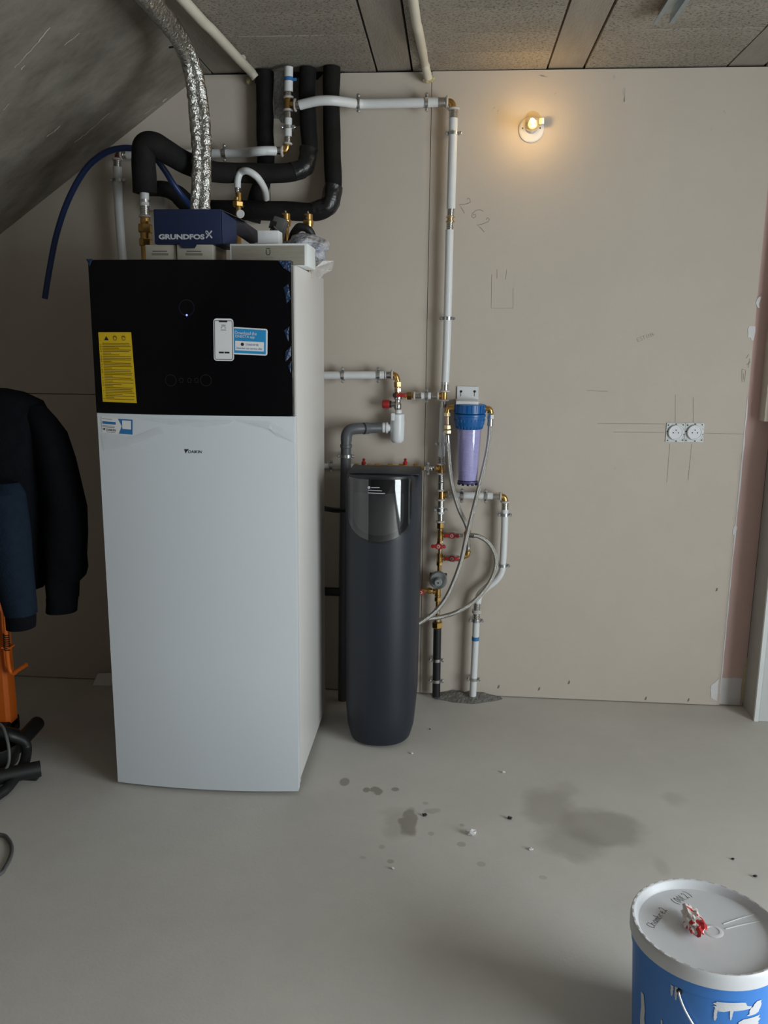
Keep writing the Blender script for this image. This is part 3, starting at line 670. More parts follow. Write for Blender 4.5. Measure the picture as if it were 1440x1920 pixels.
def butterfly(c, parent, wx=.029, axis=X_):
    """red two-wing tap handle facing the room"""
    c = Vector(c); up = YN.cross(axis); P = []
    prof = [(-1, .3), (-.8, .62), (-.5, .42), (-.25, .85), (.25, .85), (.5, .42), (.8, .62), (1, .3)]
    P = [c+axis*(a*wx)+up*(h*.0125) for a, h in prof] + [c+axis*(a*wx)-up*(h*.0125) for a, h in reversed(prof)]
    h = prism('tap_handle', P, (0, -.008, 0), M['red'], parent, bevel=.0012, label='red tap handle')
    lathe('handle_screw', c+Vector((0, -.008, 0)), YN, [(0, .0068), (.003, .0062)], M['ring'], h, 14)
    lathe('handle_cap', c+Vector((0, -.0112, 0)), YN, [(0, .0036), (.0015, .003)], M['red'], h, 12)
    cyl('spindle', c, c+Vector((0, .022, 0)), .005, M['brass'], h, 10)
    return h

# A: arched upper pipe, tee to brass elbow
R32, R26 = .0166, .0136
a = run('water_pipe', 690, 193, 'white water pipe arching over the insulated pipes to the upper brass elbow')
tube('pipe', UL([(562, 197, -.125), (578, 193, -.128), (598, 189, -.132), (622, 188.5, -.128), (645, 191, -.10), (668, 194, -.065), (690, 194.5, PW), (760, 193, PW), (824, 191.5, PW)]), R32, M['pipe'], a, 16)
clamp(672, 194, X_, R32, a, -.062); clamp(800, 192, X_, R32, a)
sleeve(U(822, 191.5, PW), U(836, 191.5, PW), .0175, a, 1)
ec = U(849, 191, PW)
elbow('elbow', ec, -X_, -Z_, .0125, .022, .03, M['brass'], a)
# B: long riser right
b = run('water_pipe', 843, 413, 'long white vertical water pipe on the board below the upper brass elbow')
sleeve(U(850.5, 207, PW), U(850, 222, PW), .017, b, 0)
tube('pipe', UL([(850, 221), (848, 300), (845.5, 392)], PW), .0160, M['pipe'], b, 16)
sleeve(U(845.3, 392, PW), U(844.5, 405, PW), .0135, b)
lathe('coupling_ring', U(844.3, 406, PW), -Z_, [(0, .012), (.001, .017), (.004, .017), (.005, .0125), (.015, .0125), (.016, .017), (.020, .017), (.021, .012)], M['brass_pale'], b)
sleeve(U(843.6, 417, PW), U(843, 432, PW), .0135, b)
tube('pipe', UL([(843, 431), (840, 560), (837.5, 650), (834.5, 720)], PW), .0148, M['pipe'], b, 16)
sleeve(U(834.5, 717, PW), U(834, 731, PW), .0155, b, 1)
clamp(849.5, 250, Z_, .0160, b); clamp(838.8, 597, Z_, .0148, b)
# C: short branch with red lever tap between riser and safety group
t = run('pipe_branch', 800, 742, 'short chrome-sleeved branch pipe between safety valve and riser tee', 'pipe')
tee('tee', U(832.5, 742, PW), Z_, -X_, .0125, .020, .024, M['brass'], t)
sleeve(U(819, 742, PW), U(806, 742, PW), .0130, t, 0)
cyl('pipe', U(808, 742, PW), U(790, 742, PW), .0132, M['pipe'], t)
sleeve(U(793, 742, PW), U(779, 742, PW), .0130, t, 1)
clamp(800, 742, X_, .0132, t)
nut('union_nut', U(772, 742, PW), U(762, 742, PW), .0165, M['brass'], t)
cyl('nipple', U(778, 742, PW), U(757, 742, PW), .009, M['brass'], t)
# D: safety group and the pipe feeding it
d = run('water_pipe', 670, 703, 'white horizontal water pipe leaving the tower towards the safety valve')
cyl('pipe', U(575, 704, PW), U(724, 703, PW), .0150, M['pipe'], d)
for px in (643, 709.5): clamp(px, 703, X_, .0150, d)
sleeve(U(721, 703, PW), U(733, 703, PW), .0155, d, 1)
s = run('safety_valve', 745, 745, 'brass and chrome safety valve with red cap above the white drain trap', 'valve')
elbow('elbow', U(744, 703, PW), -X_, -Z_, .0115, .016, .02, M['brass'], s)
nut('union_nut', U(745, 715, PW), U(745.5, 726, PW), .0150, M['brass'], s)
cyl('nipple', U(745.2, 712, PW), U(746, 737, PW), .0105, M['brass_pale'], s)
nut('union_nut', U(745.6, 727, PW), U(746, 735, PW), .0135, M['brass_pale'], s)
lathe('valve_body', U(746, 735, PW), -Z_, [(0, .010), (.004, .016), (.026, .016), (.030, .011), (.04, .0105), (.046, .0145), (.062, .0145), (.068, .011)], M['chrome'], s)
obox('tap_handle', U(752, 741, -.078), X_*.021, (0, .005, 0), Z_*.0075, M['red'], s, bevel=.004, label='red lever handle')
lathe('lever_hub', U(741, 741, -.066), YN, [(0, .010), (.016, .009)], M['rubber'], s)
cyl('side_port', U(745, 758, PW), U(733, 758, PW), .011, M['chrome'], s)
lathe('cap_ring', U(734, 758, PW), -X_, [(0, .0135), (.008, .0135)], M['rubber'], s)
lathe('valve_cap', U(730.5, 758, PW), -X_, [(0, .0155), (.003, .0165), (.025, .0155), (.028, .013)], M['red'], s, label='red twist cap')
lathe('outlet_ring', U(747, 768, PW), -Z_, [(0, .0105), (.003, .0125), (.010, .0125), (.014, .012)], M['siphon'], s)
# white trap
g = run('drain_trap', 745, 830, 'white plastic drain trap below the red-capped safety valve', 'trap')
lathe('trap_body', U(745.5, 775, PW), -Z_, [(0, .020), (.003, .0265), (.030, .0265), (.034, .0275), (.058, .0268), (.10, .0255), (.106, .0235), (.112, .018)], M['siphon'], g, 24)
obox('overflow_gauge', U(737, 781, -.058), X_*.007, (0, .017, 0), Z_*.014, M['siphon'], g, bevel=.002)
lathe('compression_nut', U(733, 802, PW), -X_, [(0, .012), (.004, .0145), (.010, .0150), (.012, .021), (.017, .022), (.019, .018), (.024, .0195), (.031, .0195), (.034, .016)], M['siphon'], g, 22)
# E: grey drain pipe
e = run('drain_pipe', 648, 1285, 'grey plastic drain pipe bending down from the white trap behind the softener')
tube('pipe', UL([(713, 802.5, -.05), (690, 803, -.068), (672, 803.4, -.083)]), .0195, M['drain'], e, 18, n=2)
lathe('pipe_socket', U(690, 803, -.068), (-.045, -.0355, 0), [(0, .0205), (.001, .0225), (.020, .0225), (.021, .0205)], M['drain'], e)
tube('elbow', UL([(679, 803.2, -.077), (668, 803.8, -.0865), (657, 806, -.093), (650.5, 814, -.095), (649, 827, -.095)]), .0215, M['drain'], e, 18)
tube('pipe', UL([(649, 824), (647, 950), (645, 1100), (643, 1314)], -.095), .0200, M['drain'], e, 18, n=3)
clamp(649.5, 855, Z_, .0200, e, -.095); lathe('pipe_socket', U(649, 833, -.095), -Z_, [(0, .0205), (.001, .0228), (.012, .0228), (.013, .0205)], M['drain'], e)
lathe('branch', U(646, 1110, -.095), -X_, [(0, .017), (.09, .017)], M['drain_dark'], e)
# thin black overflow hose between tower and softener
tag(tube('overflow_hose', UL([(590, 950, -.22), (612, 954, -.22), (632, 957, -.2), (660, 957, -.165), (690, 956, -.15)]), .0095, M['rubber']), 'thin black overflow hose running from the tower behind the softener', 'hose')

# F: main stack, seen from top to bottom
f = run('inlet_manifold', 826, 1000, 'vertical brass and chrome inlet manifold between filter and softener', 'manifold')
sleeve(U(832, 753, PW), U(831.5, 764, PW), .0155, f, 0)
tube('pipe', UL([(831.5, 762), (830, 800), (827.5, 858)], PW), .0135, M['pipe'], f, 16, n=3)
clamp(828.5, 832, Z_, .0135, f)
sleeve(U(827.6, 856, PW), U(827.3, 868, PW), .0140, f, 1)
tee('tee', U(827.5, 878, PW), Z_, -X_, .0125, .018, .022, M['brass'], f)
sleeve(U(827, 890, PW), U(826.8, 903, PW), .0140, f, 0); sleeve(U(826.8, 905, PW), U(826.6, 917, PW), .0140, f, 1)
tee('tee', U(827.5, 927, PW), Z_, X_, .0125, .018, .022, M['brass'], f)
sleeve(U(826.5, 939, PW), U(826.3, 951, PW), .0145, f, 0)
cyl('pipe', U(826.3, 950, PW), U(826, 964, PW), .0130, M['pipe'], f); clamp(826.2, 956, Z_, .0130, f)
sleeve(U(826, 963, PW), U(825.8, 976, PW), .0140, f, 1)
cyl('nipple', U(826, 976, PW), U(825, 1045, PW), .0090, M['brass_pale'], f)
nut('union_nut', U(826, 979, PW), U(825.8, 991, PW), .0150, M['brass'], f)
tee('tee', U(825.5, 1003, PW), Z_, X_, .0110, .020, .022, M['brass'], f)
nut('union_nut', U(825, 1013, PW), U(825, 1019, PW), .0130, M['brass_pale'], f)
lathe('valve_body', U(824.8, 1017, PW), -Z_, [(0, .010), (.006, .014), (.020, .014), (.026, .010)], M['chrome'], f)
butterfly(U(822, 1024, -.082), f)
tee('tee', U(824.5, 1046, PW), Z_, X_, .0110, .018, .022, M['brass'], f)
nut('union_nut', U(824, 1054, PW), U(824, 1060, PW), .0130, M['brass'], f)
cyl('nipple', U(823.8, 1058, PW), U(823, 1078, PW), .0080, M['brass'], f)
cyl('nipple', U(821.5, 1100, PW), U(820, 1162, PW), .0085, M['brass'], f)
tee('tee', U(821, 1109, PW), Z_, -X_, .0110, .018, .020, M['brass'], f)
nut('union_nut', U(820.5, 1119, PW), U(820.5, 1127, PW), .0135, M['brass'], f)
lathe('check_valve', U(820, 1140, PW), -Z_, [(0, .009), (.004, .0125), (.020, .0125), (.024, .009)], M['chrome'], f)
nut('large_nut', U(820, 1165, PW), U(820, 1177, PW), .0225, M['brass'], f)
lathe('nut_collar', U(820, 1157, PW), -Z_, [(0, .012), (.003, .016), (.016, .016)], M['brass_pale'], f)
# side taps to the right of the stack
for py, lab in ((1003, 'brass tap with red handle, upper of the two right of the manifold'), (1046, 'brass tap with red handle, lower of the two right of the manifold')):
    q = run('ball_valve', 848, py, lab, 'valve', group='red-handled taps on the manifold')
    lathe('valve_body', U(834.5, py, PW), X_, [(0, .009), (.005, .009), (.007, .013), (.018, .013), (.024, .016), (.036, .016), (.042, .013), (.054, .013), (.056, .009), (.07, .009)], M['chrome'], q)
    butterfly(U(847, py+1, -.086), q)
# regulator
q = run('pressure_regulator', 822, 1085, 'grey round pressure regulator knob on the inlet manifold', 'regulator')
lathe('regulator_body', U(822, 1087, -.035), YN, [(0, .02), (.03, .024)], M['brass'], q, 22)
box('side_port', *(lambda p: (p.x-.034, p.x+.034))(U(822, 1079, -.05)), -.062, -.04, U(822, 1079, -.05).z-.009, U(822, 1079, -.05).z+.009, M['rubber'], q, bevel=.002)
kb = lathe('knob', U(822, 1086, -.068), YN, [(0, .034), (.006, .0355), (.018, .0355), (.024, .032), (.026, .017), (.05, .015), (.054, .013)], M['reg'], q, 28)
lathe('knob_hole', U(822.0, 1086, -.068)+Vector((0, -.0545, 0)), YN, [(0, .003), (.0006, .003)], M['gap'], kb, 10)
# left drain tap next to the softener
q = run('drain_tap', 797, 1107, 'small brass drain tap with red handle at the softener side', 'valve')
lathe('valve_body', U(811, 1108, PW), -X_, [(0, .010), (.008, .013), (.018, .013), (.02, .009), (.05, .009), (.056, .012), (.08, .012)], M['brass'], q)
butterfly(U(789, 1110, -.075), q, .016)
# black mains pipe
k = run('mains_pipe', 818, 1292, 'black mains water pipe rising from the floor below the large brass nut')
tube('pipe', UL([(820, 1177), (819, 1235), (817.8, 1304.5)], PW), .0162, M['drain_dark'], k, 18, n=2)
for py in (1237, 1276): clamp(819.3-(py-1177)*.013, py, Z_, .0162, k)
# branch behind the softener: bypass pipe with two red handles
k = run('bypass_pipe', 720, 876, 'horizontal bypass pipe with red handles passing behind the softener top')
cyl('pipe', U(560, 873, PW), U(690, 875, PW), .0110, M['pipe'], k)
cyl('brass_run', U(690, 875, PW), U(795, 878, PW), .0095, M['brass'], k)
for px in (664, 688, 703, 727, 748, 775): nut('union_nut', U(px, 875, PW), U(px+9, 875, PW), .0140, M['brass'], k)
sleeve(U(815, 878, PW), U(795, 878, PW), .0125, k); clamp(802, 878, X_, .0125, k); clamp(621, 873, X_, .0112, k)
for px in (682, 760):
    c = U(px, 872, -.066)
    lathe('tap_handle', c, Z_, [(0, .007), (.010, .009), (.018, .004), (.022, .0065), (.026, .003)], M['red'], k, 12, label='red tap handle')
# G: branch to the right, down to the floor with an S-bend
g = run('water_pipe', 888, 1292, 'white water pipe right of the filter with an S-bend down to the floor')
sleeve(U(842, 928, PW), U(856, 928.5, PW), .0120, g, 0)
cyl('pipe', U(855, 928.5, PW), U(925, 930, PW), .0135, M['pipe'], g)
clamp(866, 929, X_, .0135, g); clamp(911, 929.7, X_, .0135, g)
sleeve(U(924, 930, PW), U(936, 930.5, PW), .0140, g, 1)
elbow('elbow', U(947, 931, PW), -X_, -Z_, .0120, .016, .022, M['brass'], g)
sleeve(U(947, 943, PW), U(946.7, 955, PW), .0145, g, 0)
tube('pipe', UL([(946.6, 954), (945.5, 1000), (943, 1050), (940, 1072), (929, 1089), (912, 1102), (899, 1116), (895, 1131)], PW), .0135, M['pipe'], g, 16)
clamp(946.3, 965, Z_, .0135, g); clamp(943, 1060, Z_, .0135, g)
sleeve(U(894.5, 1130, PW), U(893.8, 1143, PW), .0145, g, 1); lathe('coupling_ring', U(893.7, 1146, PW), -Z_, [(0, .012), (.002, .016), (.008, .016), (.010, .012)], M['ring'], g)
sleeve(U(893.5, 1150, PW), U(893, 1166, PW), .0150, g, 0)
tube('pipe', UL([(893, 1165), (890.5, 1220), (886.5, 1304.5)], PW), .0138, M['pipe'], g, 16, n=2)
clamp(893, 1163, Z_, .0152, g); clamp(888, 1273, Z_, .0138, g)
cyl('tape_band', U(891.6, 1193.5, PW), U(891.3, 1200.5, PW), .0146, M['blue_print'], g, label='blue tape band')
# mortar patch where pipes meet the floor
V = []; F = []; nm, nr = 40, 6
for r_ in range(nr+1):
    t = r_/nr
    for i in range(nm+1):
        a_ = PI*i/nm; k_ = 1+.16*mnoise.noise(Vector((math.cos(a_)*2, math.sin(a_)*2, 3.1)))
        x = .585+.150*t*k_*math.cos(a_); y = -.0015-.078*t*k_*math.sin(a_)
        z = .0004+.020*(1-t*t)*(1+.5*mnoise.noise(Vector((x*40, y*40, 0))))
        V.append((x, y, z))
for r_ in range(nr):
    for i in range(nm): F.append((r_*(nm+1)+i, r_*(nm+1)+i+1, (r_+1)*(nm+1)+i+1, (r_+1)*(nm+1)+i))
tag(mesh('mortar_patch', V, F, M['mortar'], None, True), 'rough grey mortar patch on the floor around the pipe feet', 'patch')

# H: water filter
h = empty('water_filter', U(880, 760, -.01), 'blue-capped water filter with lilac cartridge in a clear bowl on a white bracket', 'water filter')
FY = -.09
fc = U(881, 770, FY); fcx = fc.x
br = prism('bracket', [U(857.5, 724, -.002), U(897.5, 725, -.002), U(896.5, 757, -.002), U(856.5, 756, -.002)], (0, -.004, 0), M['siphon'], h)
bz = U(877, 757, -.03).z
bz = max(bz, U(881, 757.5, FY).z+.0125)
box('bracket_shelf', U(855, 757, -.05).x, U(896, 757, -.05).x, -.128, -.0062, bz-.012, bz, M['siphon'], h, bevel=.001)
for px in (864.5, 890):
    c = U(px, 734, -.0062); sc_ = lathe('screw', c, YN, [(0, .0048), (.003, .0035)], M['gap'], br, 10)
    p = U(px-.5, 739, -.0062); obox('keyhole_slot', p-Vector((0, .0004, 0)), X_*.0013, (0, .0004, 0), Z_*.008, M['pencil'], br)
z_ = lambda py: U(881, py, FY).z
lathe('filter_head', (fcx, FY, z_(757.5)), -Z_, [(0, .052), (.002, .058), (z_(757.5)-z_(774), .058), (z_(757.5)-z_(774)+.001, .0545)], M['filter_blue'], h, 28)
for i in range(22):
    a_ = 2*PI*i/22; rr = .0585
    if math.sin(a_) > .5: continue
    obox('rib', (fcx+rr*math.cos(a_), FY+rr*math.sin(a_), (z_(759)+z_(773))/2), (math.cos(a_)*.0015, math.sin(a_)*.0015, 0), (-math.sin(a_)*.0018, math.cos(a_)*.0018, 0), Z_*(z_(759)-z_(773))/2, M['filter_blue'], h)
lathe('filter_nut', (fcx, FY, z_(775)), -Z_, [(0, .056), (.003, .060), (.010, .060), (.012, .0575), (z_(775)-z_(795), .0555), (z_(775)-z_(804), .046)], M['filter_blue'], h, 28)
for i in range(26):
    a_ = 2*PI*i/26
    if math.sin(a_) > .4: continue
    p0 = Vector((fcx+.0575*math.cos(a_), FY+.0575*math.sin(a_), z_(785))); p1 = Vector((fcx+.0490*math.cos(a_), FY+.0490*math.sin(a_), z_(803)))
    cyl('grip_rib', p0, p1, .0016, M['filter_blue'], h, 6)
zb0 = z_(803.5); zb1 = z_(903)
lathe('clear_bowl', (fcx, FY, zb0), -Z_, [(0, .0455), (.02, .0452), ((zb0-zb1)*.93, .0385), ((zb0-zb1), .034)], M['bowl'], h, 28)
lathe('cartridge', (fcx, FY, zb0-.001), -Z_, [(0, .0415), ((zb0-zb1)*.96, .0355)], M['lilac'], h, 24)
lathe('bowl_base', (fcx, FY, zb1+.004), -Z_, [(0, .0385), (.004, .0392), (.010, .036), (.012, .03)], mat('violet_base', (.10, .09, .24), .35, var=.1), h, 24)
for i in range(12):
    a_ = 2*PI*i/12; obox('base_tooth', (fcx+.0365*math.cos(a_), FY+.0365*math.sin(a_), zb1-.007), (math.cos(a_)*.003, math.sin(a_)*.003, 0), (-math.sin(a_)*.004, math.cos(a_)*.004, 0), Z_*.004, M['softener_dark'], h)
el = U(839, 764, FY); er = U(920, 766, FY)
elbow('elbow', el, X_, -Z_, .0105, .026, .020, M['brass'], h)
elbow('elbow', er, -X_, -Z_, .0105, .024, .018, M['brass'], h)
nut('union_nut', U(839, 773, FY), U(839, 781, FY), .0135, M['brass_pale'], h)
cyl('copper_stub', U(839, 780, FY), U(839, 797, FY), .0075, M['copper'], h)
nut('union_nut', U(839, 796, FY), U(839, 805, FY), .0135, M['brass_pale'], h)
nut('union_nut', U(839, 806, FY), U(839, 813, FY), .0150, M['brass_pale'], h)
# braided hoses
def hose(pts, lab, r=.0088, tip0=None):
    P = UL(pts); o = empty('braided_hose', P[len(P)//2], lab, 'hose', 'braided steel hoses')
    tube('hose', P, r, M['braid'], o, 14, n=8)
    dv = (P[1]-P[0]).normalized()
    lathe('hose_ferrule', P[0]-dv*.022, dv, [(0, .0085), (.001, .0105), (.024, .0105), (.026, .0112), (.03, .0112), (.031, .0092)], M['chrome'], o, 16)
    return o
hose([(839.5, 826, FY), (841, 850, FY), (844, 885, -.088), (850, 920, -.09), (861, 955, -.09), (873, 980, -.085), (878, 996, -.075)], 'braided steel hose from the left brass side of the filter')
h2 = hose([(919, 794, FY), (918, 815, FY), (913, 850, -.10), (904, 890, -.115), (894, 930, -.125), (884, 970, -.13), (874, 1010, -.135), (865, 1050, -.135), (853, 1085, -.135), (838, 1118, -.135), (818, 1145, -.14), (795, 1163, -.15), (765, 1180, -.155)], 'long braided steel hose from the right side of the filter down behind the softener')
nut('swivel_nut', U(920, 776, FY), U(919.5, 786, FY), .0135, M['chrome'], h2)
h3 = hose([(886, 1004, -.075), (898, 1006, -.08), (914, 1016, -.085), (926, 1034, -.09), (930, 1054, -.09), (925, 1078, -.095), (910, 1104, -.10), (888, 1128, -.11), (860, 1146, -.12), (830, 1156, -.115), (800, 1161, -.115), (765, 1165, -.115)], 'braided steel hose looping right from the upper tap to the softener')
q = run('brass_outlet', 876, 1042, 'brass elbow with short chrome hose tail under the crossing hoses', 'fitting', -.06)
elbow('elbow', U(877, 1043, -.06), -X_, Z_, .0105, .016, .022, M['brass'], q)
cyl('hose_tail', U(877.5, 1031, -.06), U(878, 1010, -.068), .0085, M['chrome'], q)
lathe('ferrule', U(877.5, 1029, -.06), Z_, [(0, .0085), (.001, .0105), (.018, .0105), (.02, .0085)], M['chrome'], q)
elbow('elbow', U(877, 1003, -.058), -X_, Z_, .0105, .014, .018, M['brass'], q)

# I/J: pipes at upper left and the centre column
i_ = run('water_pipe', 380, 287, 'white horizontal water pipe behind the insulated pipe above the tower')
tube('pipe', UL([(238, 290, -.06), (330, 289, -.06), (440, 287, -.065), (480, 284, -.125), (500, 282.5, -.125), (517, 283, -.11)]), .0160, M['pipe'], i_, 16)
clamp(421, 287, X_, .0160, i_, -.062)
sleeve(U(515, 283, -.11), U(527, 283.5, -.11), .0150, i_, 1)
sleeve(U(246, 290, -.06), U(230, 290, -.06), .0155, i_, 1)
elbow('elbow', U(538, 283, -.105), -X_, Z_, .0120, .016, .020, M['brass'], i_)
elbow('elbow', U(221, 288, -.06), X_, -Z_, .0125, .018, .022, mat('aged_brass', (.30, .13, .06), .4, .9, var=.2), i_)
j = run('water_pipe', 225, 400, 'white vertical water pipe beside the blue hose left of the tower', Y=-.06)
sleeve(U(219.8, 301, -.06), U(220, 315, -.06), .0150, j, 0)
tube('pipe', UL([(220, 313), (222, 380), (226, 440), (231, 500), (236, 560)], -.06), .0160, M['pipe'], j, 16, n=4)
clamp(221.3, 338, Z_, .0160, j, -.06)
j = run('water_pipe', 541, 140, 'white vertical water pipe with blue tape dropping from the ceiling', Y=-.10)
tube('pipe', UL([(541.5, 126), (541, 172)], -.10), .0155, M['pipe'], j, 16)
lathe('tape_band', U(541.5, 145, -.10), -Z_, [(0, .0162), (.013, .0162)], M['blue_print'], j, label='blue tape band')
obox('tape_end', U(551, 149, -.105), X_*.010, (0, .0006, 0), Z_*.005, M['blue_print'], j)
sleeve(U(541, 169, -.10), U(541, 180, -.10), .0140, j, 1)
tee('tee', U(540.5, 196, -.10), Z_, X_, .0120, .022, .024, M['brass'], j)
lathe('sealing_ring', U(551, 197, -.112), X_, [(0, .017), (.003, .022), (.008, .022), (.010, .017)], M['ring'], j)
sleeve(U(553, 197, -.118), U(563, 197, -.122), .0155, j)
sleeve(U(540.5, 209, -.10), U(540.5, 222, -.10), .0140, j, 0)
tube('pipe', UL([(540.5, 221), (540, 256)], -.10), .0135, M['pipe'], j, 16)
clamp(540.3, 239, Z_, .0135, j, -.10)
sleeve(U(540, 254, -.10), U(539.5, 267, -.10), .0130, j, 1)

# K: black foam insulated pipes
k = run('insulated_pipe', 497, 200, 'black foam insulated pipe, leftmost of the three coming down from the ceiling', Y=-.06)
tube('insulation', UL([(497, 134), (496, 190), (497, 250), (499, 285), (497, 320), (490, 345), (484, 365), (478, 390), (472, 415)], -.036), .0315, M['insul'], k, 20, jit=.12, jf=14)
k = run('insulated_pipe', 575, 200, 'black foam insulated pipe bending left to the tall riser over the tower', Y=-.06)
tube('insulation', UL([(577, 128, -.06), (576, 180, -.06), (578, 240, -.06), (580, 285, -.065), (572, 312, -.08), (545, 323, -.10), (500, 325, -.14), (450, 324, -.2), (400, 322, -.30), (350, 305, -.40), (310, 283, -.48), (288, 271, -.52), (270, 274, -.53), (268, 300, -.53), (270, 330, -.52), (271, 362, -.52)]), [.030, .0295, .029, .0295, .032, .033, .034, .034, .035, .036, .036, .036, .037, .038, .038], M['insul'], k, 22, jit=.10, jf=12)
tube('tape_wrap', UL([(579.5, 280, -.065), (572, 312, -.08), (548, 322, -.10)]), .0335, M['tape'], k, 20, n=10, jit=.12, jf=40)
lathe('tape_tail', U(585, 135, -.058), -Z_, [(0, .014), (.25, .013)], M['tape'], k)
k = run('insulated_pipe', 622, 250, 'black foam insulated pipe, rightmost, bending low behind the boxes', Y=-.06)
tube('insulation', UL([(622, 126, -.06), (621, 180, -.06), (622, 240, -.06), (623, 300, -.06), (625, 350, -.062), (616, 384, -.07), (590, 397, -.075), (540, 396, -.09), (480, 395, -.108), (420, 393, -.112), (370, 390, -.115), (348, 378, -.12), (330, 362, -.14), (305, 354, -.16), (272, 354, -.18)]), [.030, .0305, .0300, .031, .032, .0335, .0335, .0345, .0345, .034, .033, .028, .025], M['insul'], k, 22, jit=.10, jf=12)
tube('tape_wrap', UL([(625, 348, -.062), (616, 384, -.07), (588, 397, -.075)]), .0345, M['tape'], k, 20, n=10, jit=.12, jf=40)
# cavity lining behind these pipes at the ceiling
# L: small white hose with brass connector
l = empty('relief_hose', U(446, 395, -.25), 'thin white hose curving over from a brass connector behind the boxes', 'hose')
tube('hose', UL([(445, 352, -.25), (446, 335, -.25), (452, 323, -.25), (465, 321, -.262), (482, 332, -.25), (494, 350, -.20), (498, 363, -.155), (499, 372, -.125)]), .0118, M['pipe'], l, 14)
sleeve(U(445, 362, -.25), U(445, 348, -.25), .0095, l)
nut('union_nut', U(446, 370, -.25), U(446, 377, -.25), .0135, M['brass'], l)
nut('large_nut', U(447, 378, -.25), U(447, 388, -.25), .020, M['brass'], l)
cyl('brass_stem', U(447, 362, -.25), Vector((U(447, 362, -.25).x, -.275, 1.651)), .0105, M['brass'], l)
# M: brass union column at the tower's left rear
m_ = empty('flow_connection', U(272, 470, -.52), 'white pipe stub with brass unions at the left of the tower top', 'fitting')
cyl('pipe', U(270.5, 352, -.52), U(271, 386, -.52), .0145, M['pipe'], m_)
lathe('band', U(270.5, 374, -.52), -Z_, [(0, .0150), (.009, .0150)], M['zinc'], m_)
sleeve(U(271, 386, -.52), U(271.5, 403, -.52), .0150, m_, 1)
lathe('brass_neck', U(272, 408, -.52), -Z_, [(0, .014), (.012, .016), (.02, .014)], M['brass'], m_)
nut('union_nut', U(272.5, 420, -.52), U(272.5, 437, -.52), .0225, M['brass'], m_)
lathe('brass_body', U(273, 437, -.52), -Z_, [(0, .017), (.010, .0165), (.022, .0165), (.024, .019)], M['brass'], m_)
nut('union_nut', U(273, 447, -.52), U(273, 462, -.52), .0205, M['brass'], m_)
pb = U(273.5, 462, -.52); cyl('brass_tail', pb, Vector((pb.x, pb.y, 1.644)), .0155, M['brass'], m_)
# air vents
for px, py, yy, lab in ((536, 409, -.33, 'brass automatic air vent beside the grey actuator, left of two'), (578, 410, -.33, 'brass automatic air vent above the crumpled bag, right of two')):
    q = empty('air_vent', U(px, py+40, yy), lab, 'air vent', 'brass air vents')
    p = U(px, py-9, yy)
    lathe('vent_body', p, -Z_, [(0, .012), (.002, .0145), (.020, .0145), (.022, .018), (.030, .0185), (.034, .0165), (.042, .016), (.045, .010), (p.z-1.6425, .009)], M['brass'], q, 18)
    lathe('vent_cap', U(px-5, py-2, yy-.012), (-.3, -1, .1), [(0, .007), (.010, .0065)], M['rubber'], q, 12)
    cyl('vent_pin', p, p+Vector((-.002, 0, .008)), .003, M['chrome'], q, 8)
# grey actuators, cable lumps behind the boxes
q = empty('valve_actuator', U(520, 470, -.40), 'dark grey motor valve actuator on the tower top behind the small white carton', 'actuator')
ac = U(522, 431, -.40)
obox('housing', ac, Vector((.020, .0, -.006)), (0, .03, 0), Vector((.012, 0, .036)), M['actuator'], q, bevel=.004)
obox('housing_cap', ac+Vector((-.012, -.031, .012)), Vector((.010, 0, -.003)), (0, .002, 0), Vector((.004, 0, .012)), M['rubber'], q)
cyl('spindle', ac+Vector((0, .0, -.04)), Vector((ac.x, ac.y, 1.643)), .012, M['brass'], q)
q = tag(tube('cable_bundle', UL([(545, 475, -.36), (548, 445, -.38), (560, 427, -.40), (578, 430, -.40), (588, 450, -.38), (590, 480, -.36)]), .013, M['rubber'], jit=.2, jf=30), 'black cable bundle arching over the tower top beside the bag', 'cable')
q = tag(tube('thin_wire', UL([(528, 470, -.43), (530, 452, -.44), (524, 436, -.445), (514, 425, -.44)]), .003, M['chrome'], n=6), 'thin grey wire curling from the actuator', 'wire')
box_j = tag(box('junction_box', U(276, 375, -.03).x, U(312, 375, -.03).x, -.045, -.0005, U(294, 396, -.03).z, U(294, 357, -.03).z, M['ring'], bevel=.01), 'light grey junction box on the wall behind the insulated riser', 'junction box')
for dx in (.012,):
    lathe('screw', Vector((U(309, 362, -.05).x, -.0455, U(309, 362, -.05).z)), YN, [(0, .004), (.001, .003)], M['zinc'], box_j, 8)

# Q: foil ducts
def duct(pts, r, lab):
    P = UL(pts[:-2]) + [Vector(p) for p in pts[-2:]]
    P.append(P[-1]+Vector((.0, -.9, .0)))
    o = empty('foil_duct', P[0], lab, 'duct', 'foil-wrapped ducts above the tower')
    tube('foil_sleeve', P, r, M['foil'], o, 20, n=16, jit=.16, jf=55)
    return o, P
d1, P1 = duct([(365, 398, -.455), (368, 340, -.455), (369, 280, -.45), (365, 220, -.45), (359, 165, -.46), (348, 112, -.49), UZ(322, 62, 2.31), UZ(262, -12, 2.31)], [.0145, .0165, .0175, .0175, .017, .018, .020, .020], 'foil-wrapped duct, left of the pair rising from the navy carton')
d2, P2 = duct([(383, 398, -.44), (384, 340, -.44), (385, 280, -.44), (383, 220, -.44), (376, 165, -.45), (363, 112, -.48), UZ(336, 60, 2.33), UZ(280, -12, 2.33)], [.0195, .0195, .0195, .0175, .017, .018, .020, .020], 'foil-wrapped duct, right of the pair rising from the navy carton')
lathe('tape_ring', U(384.5, 263, -.44), -Z_, [(0, .0195), (.001, .0215), (.016, .0215), (.017, .0195)], M['foil'], d2)
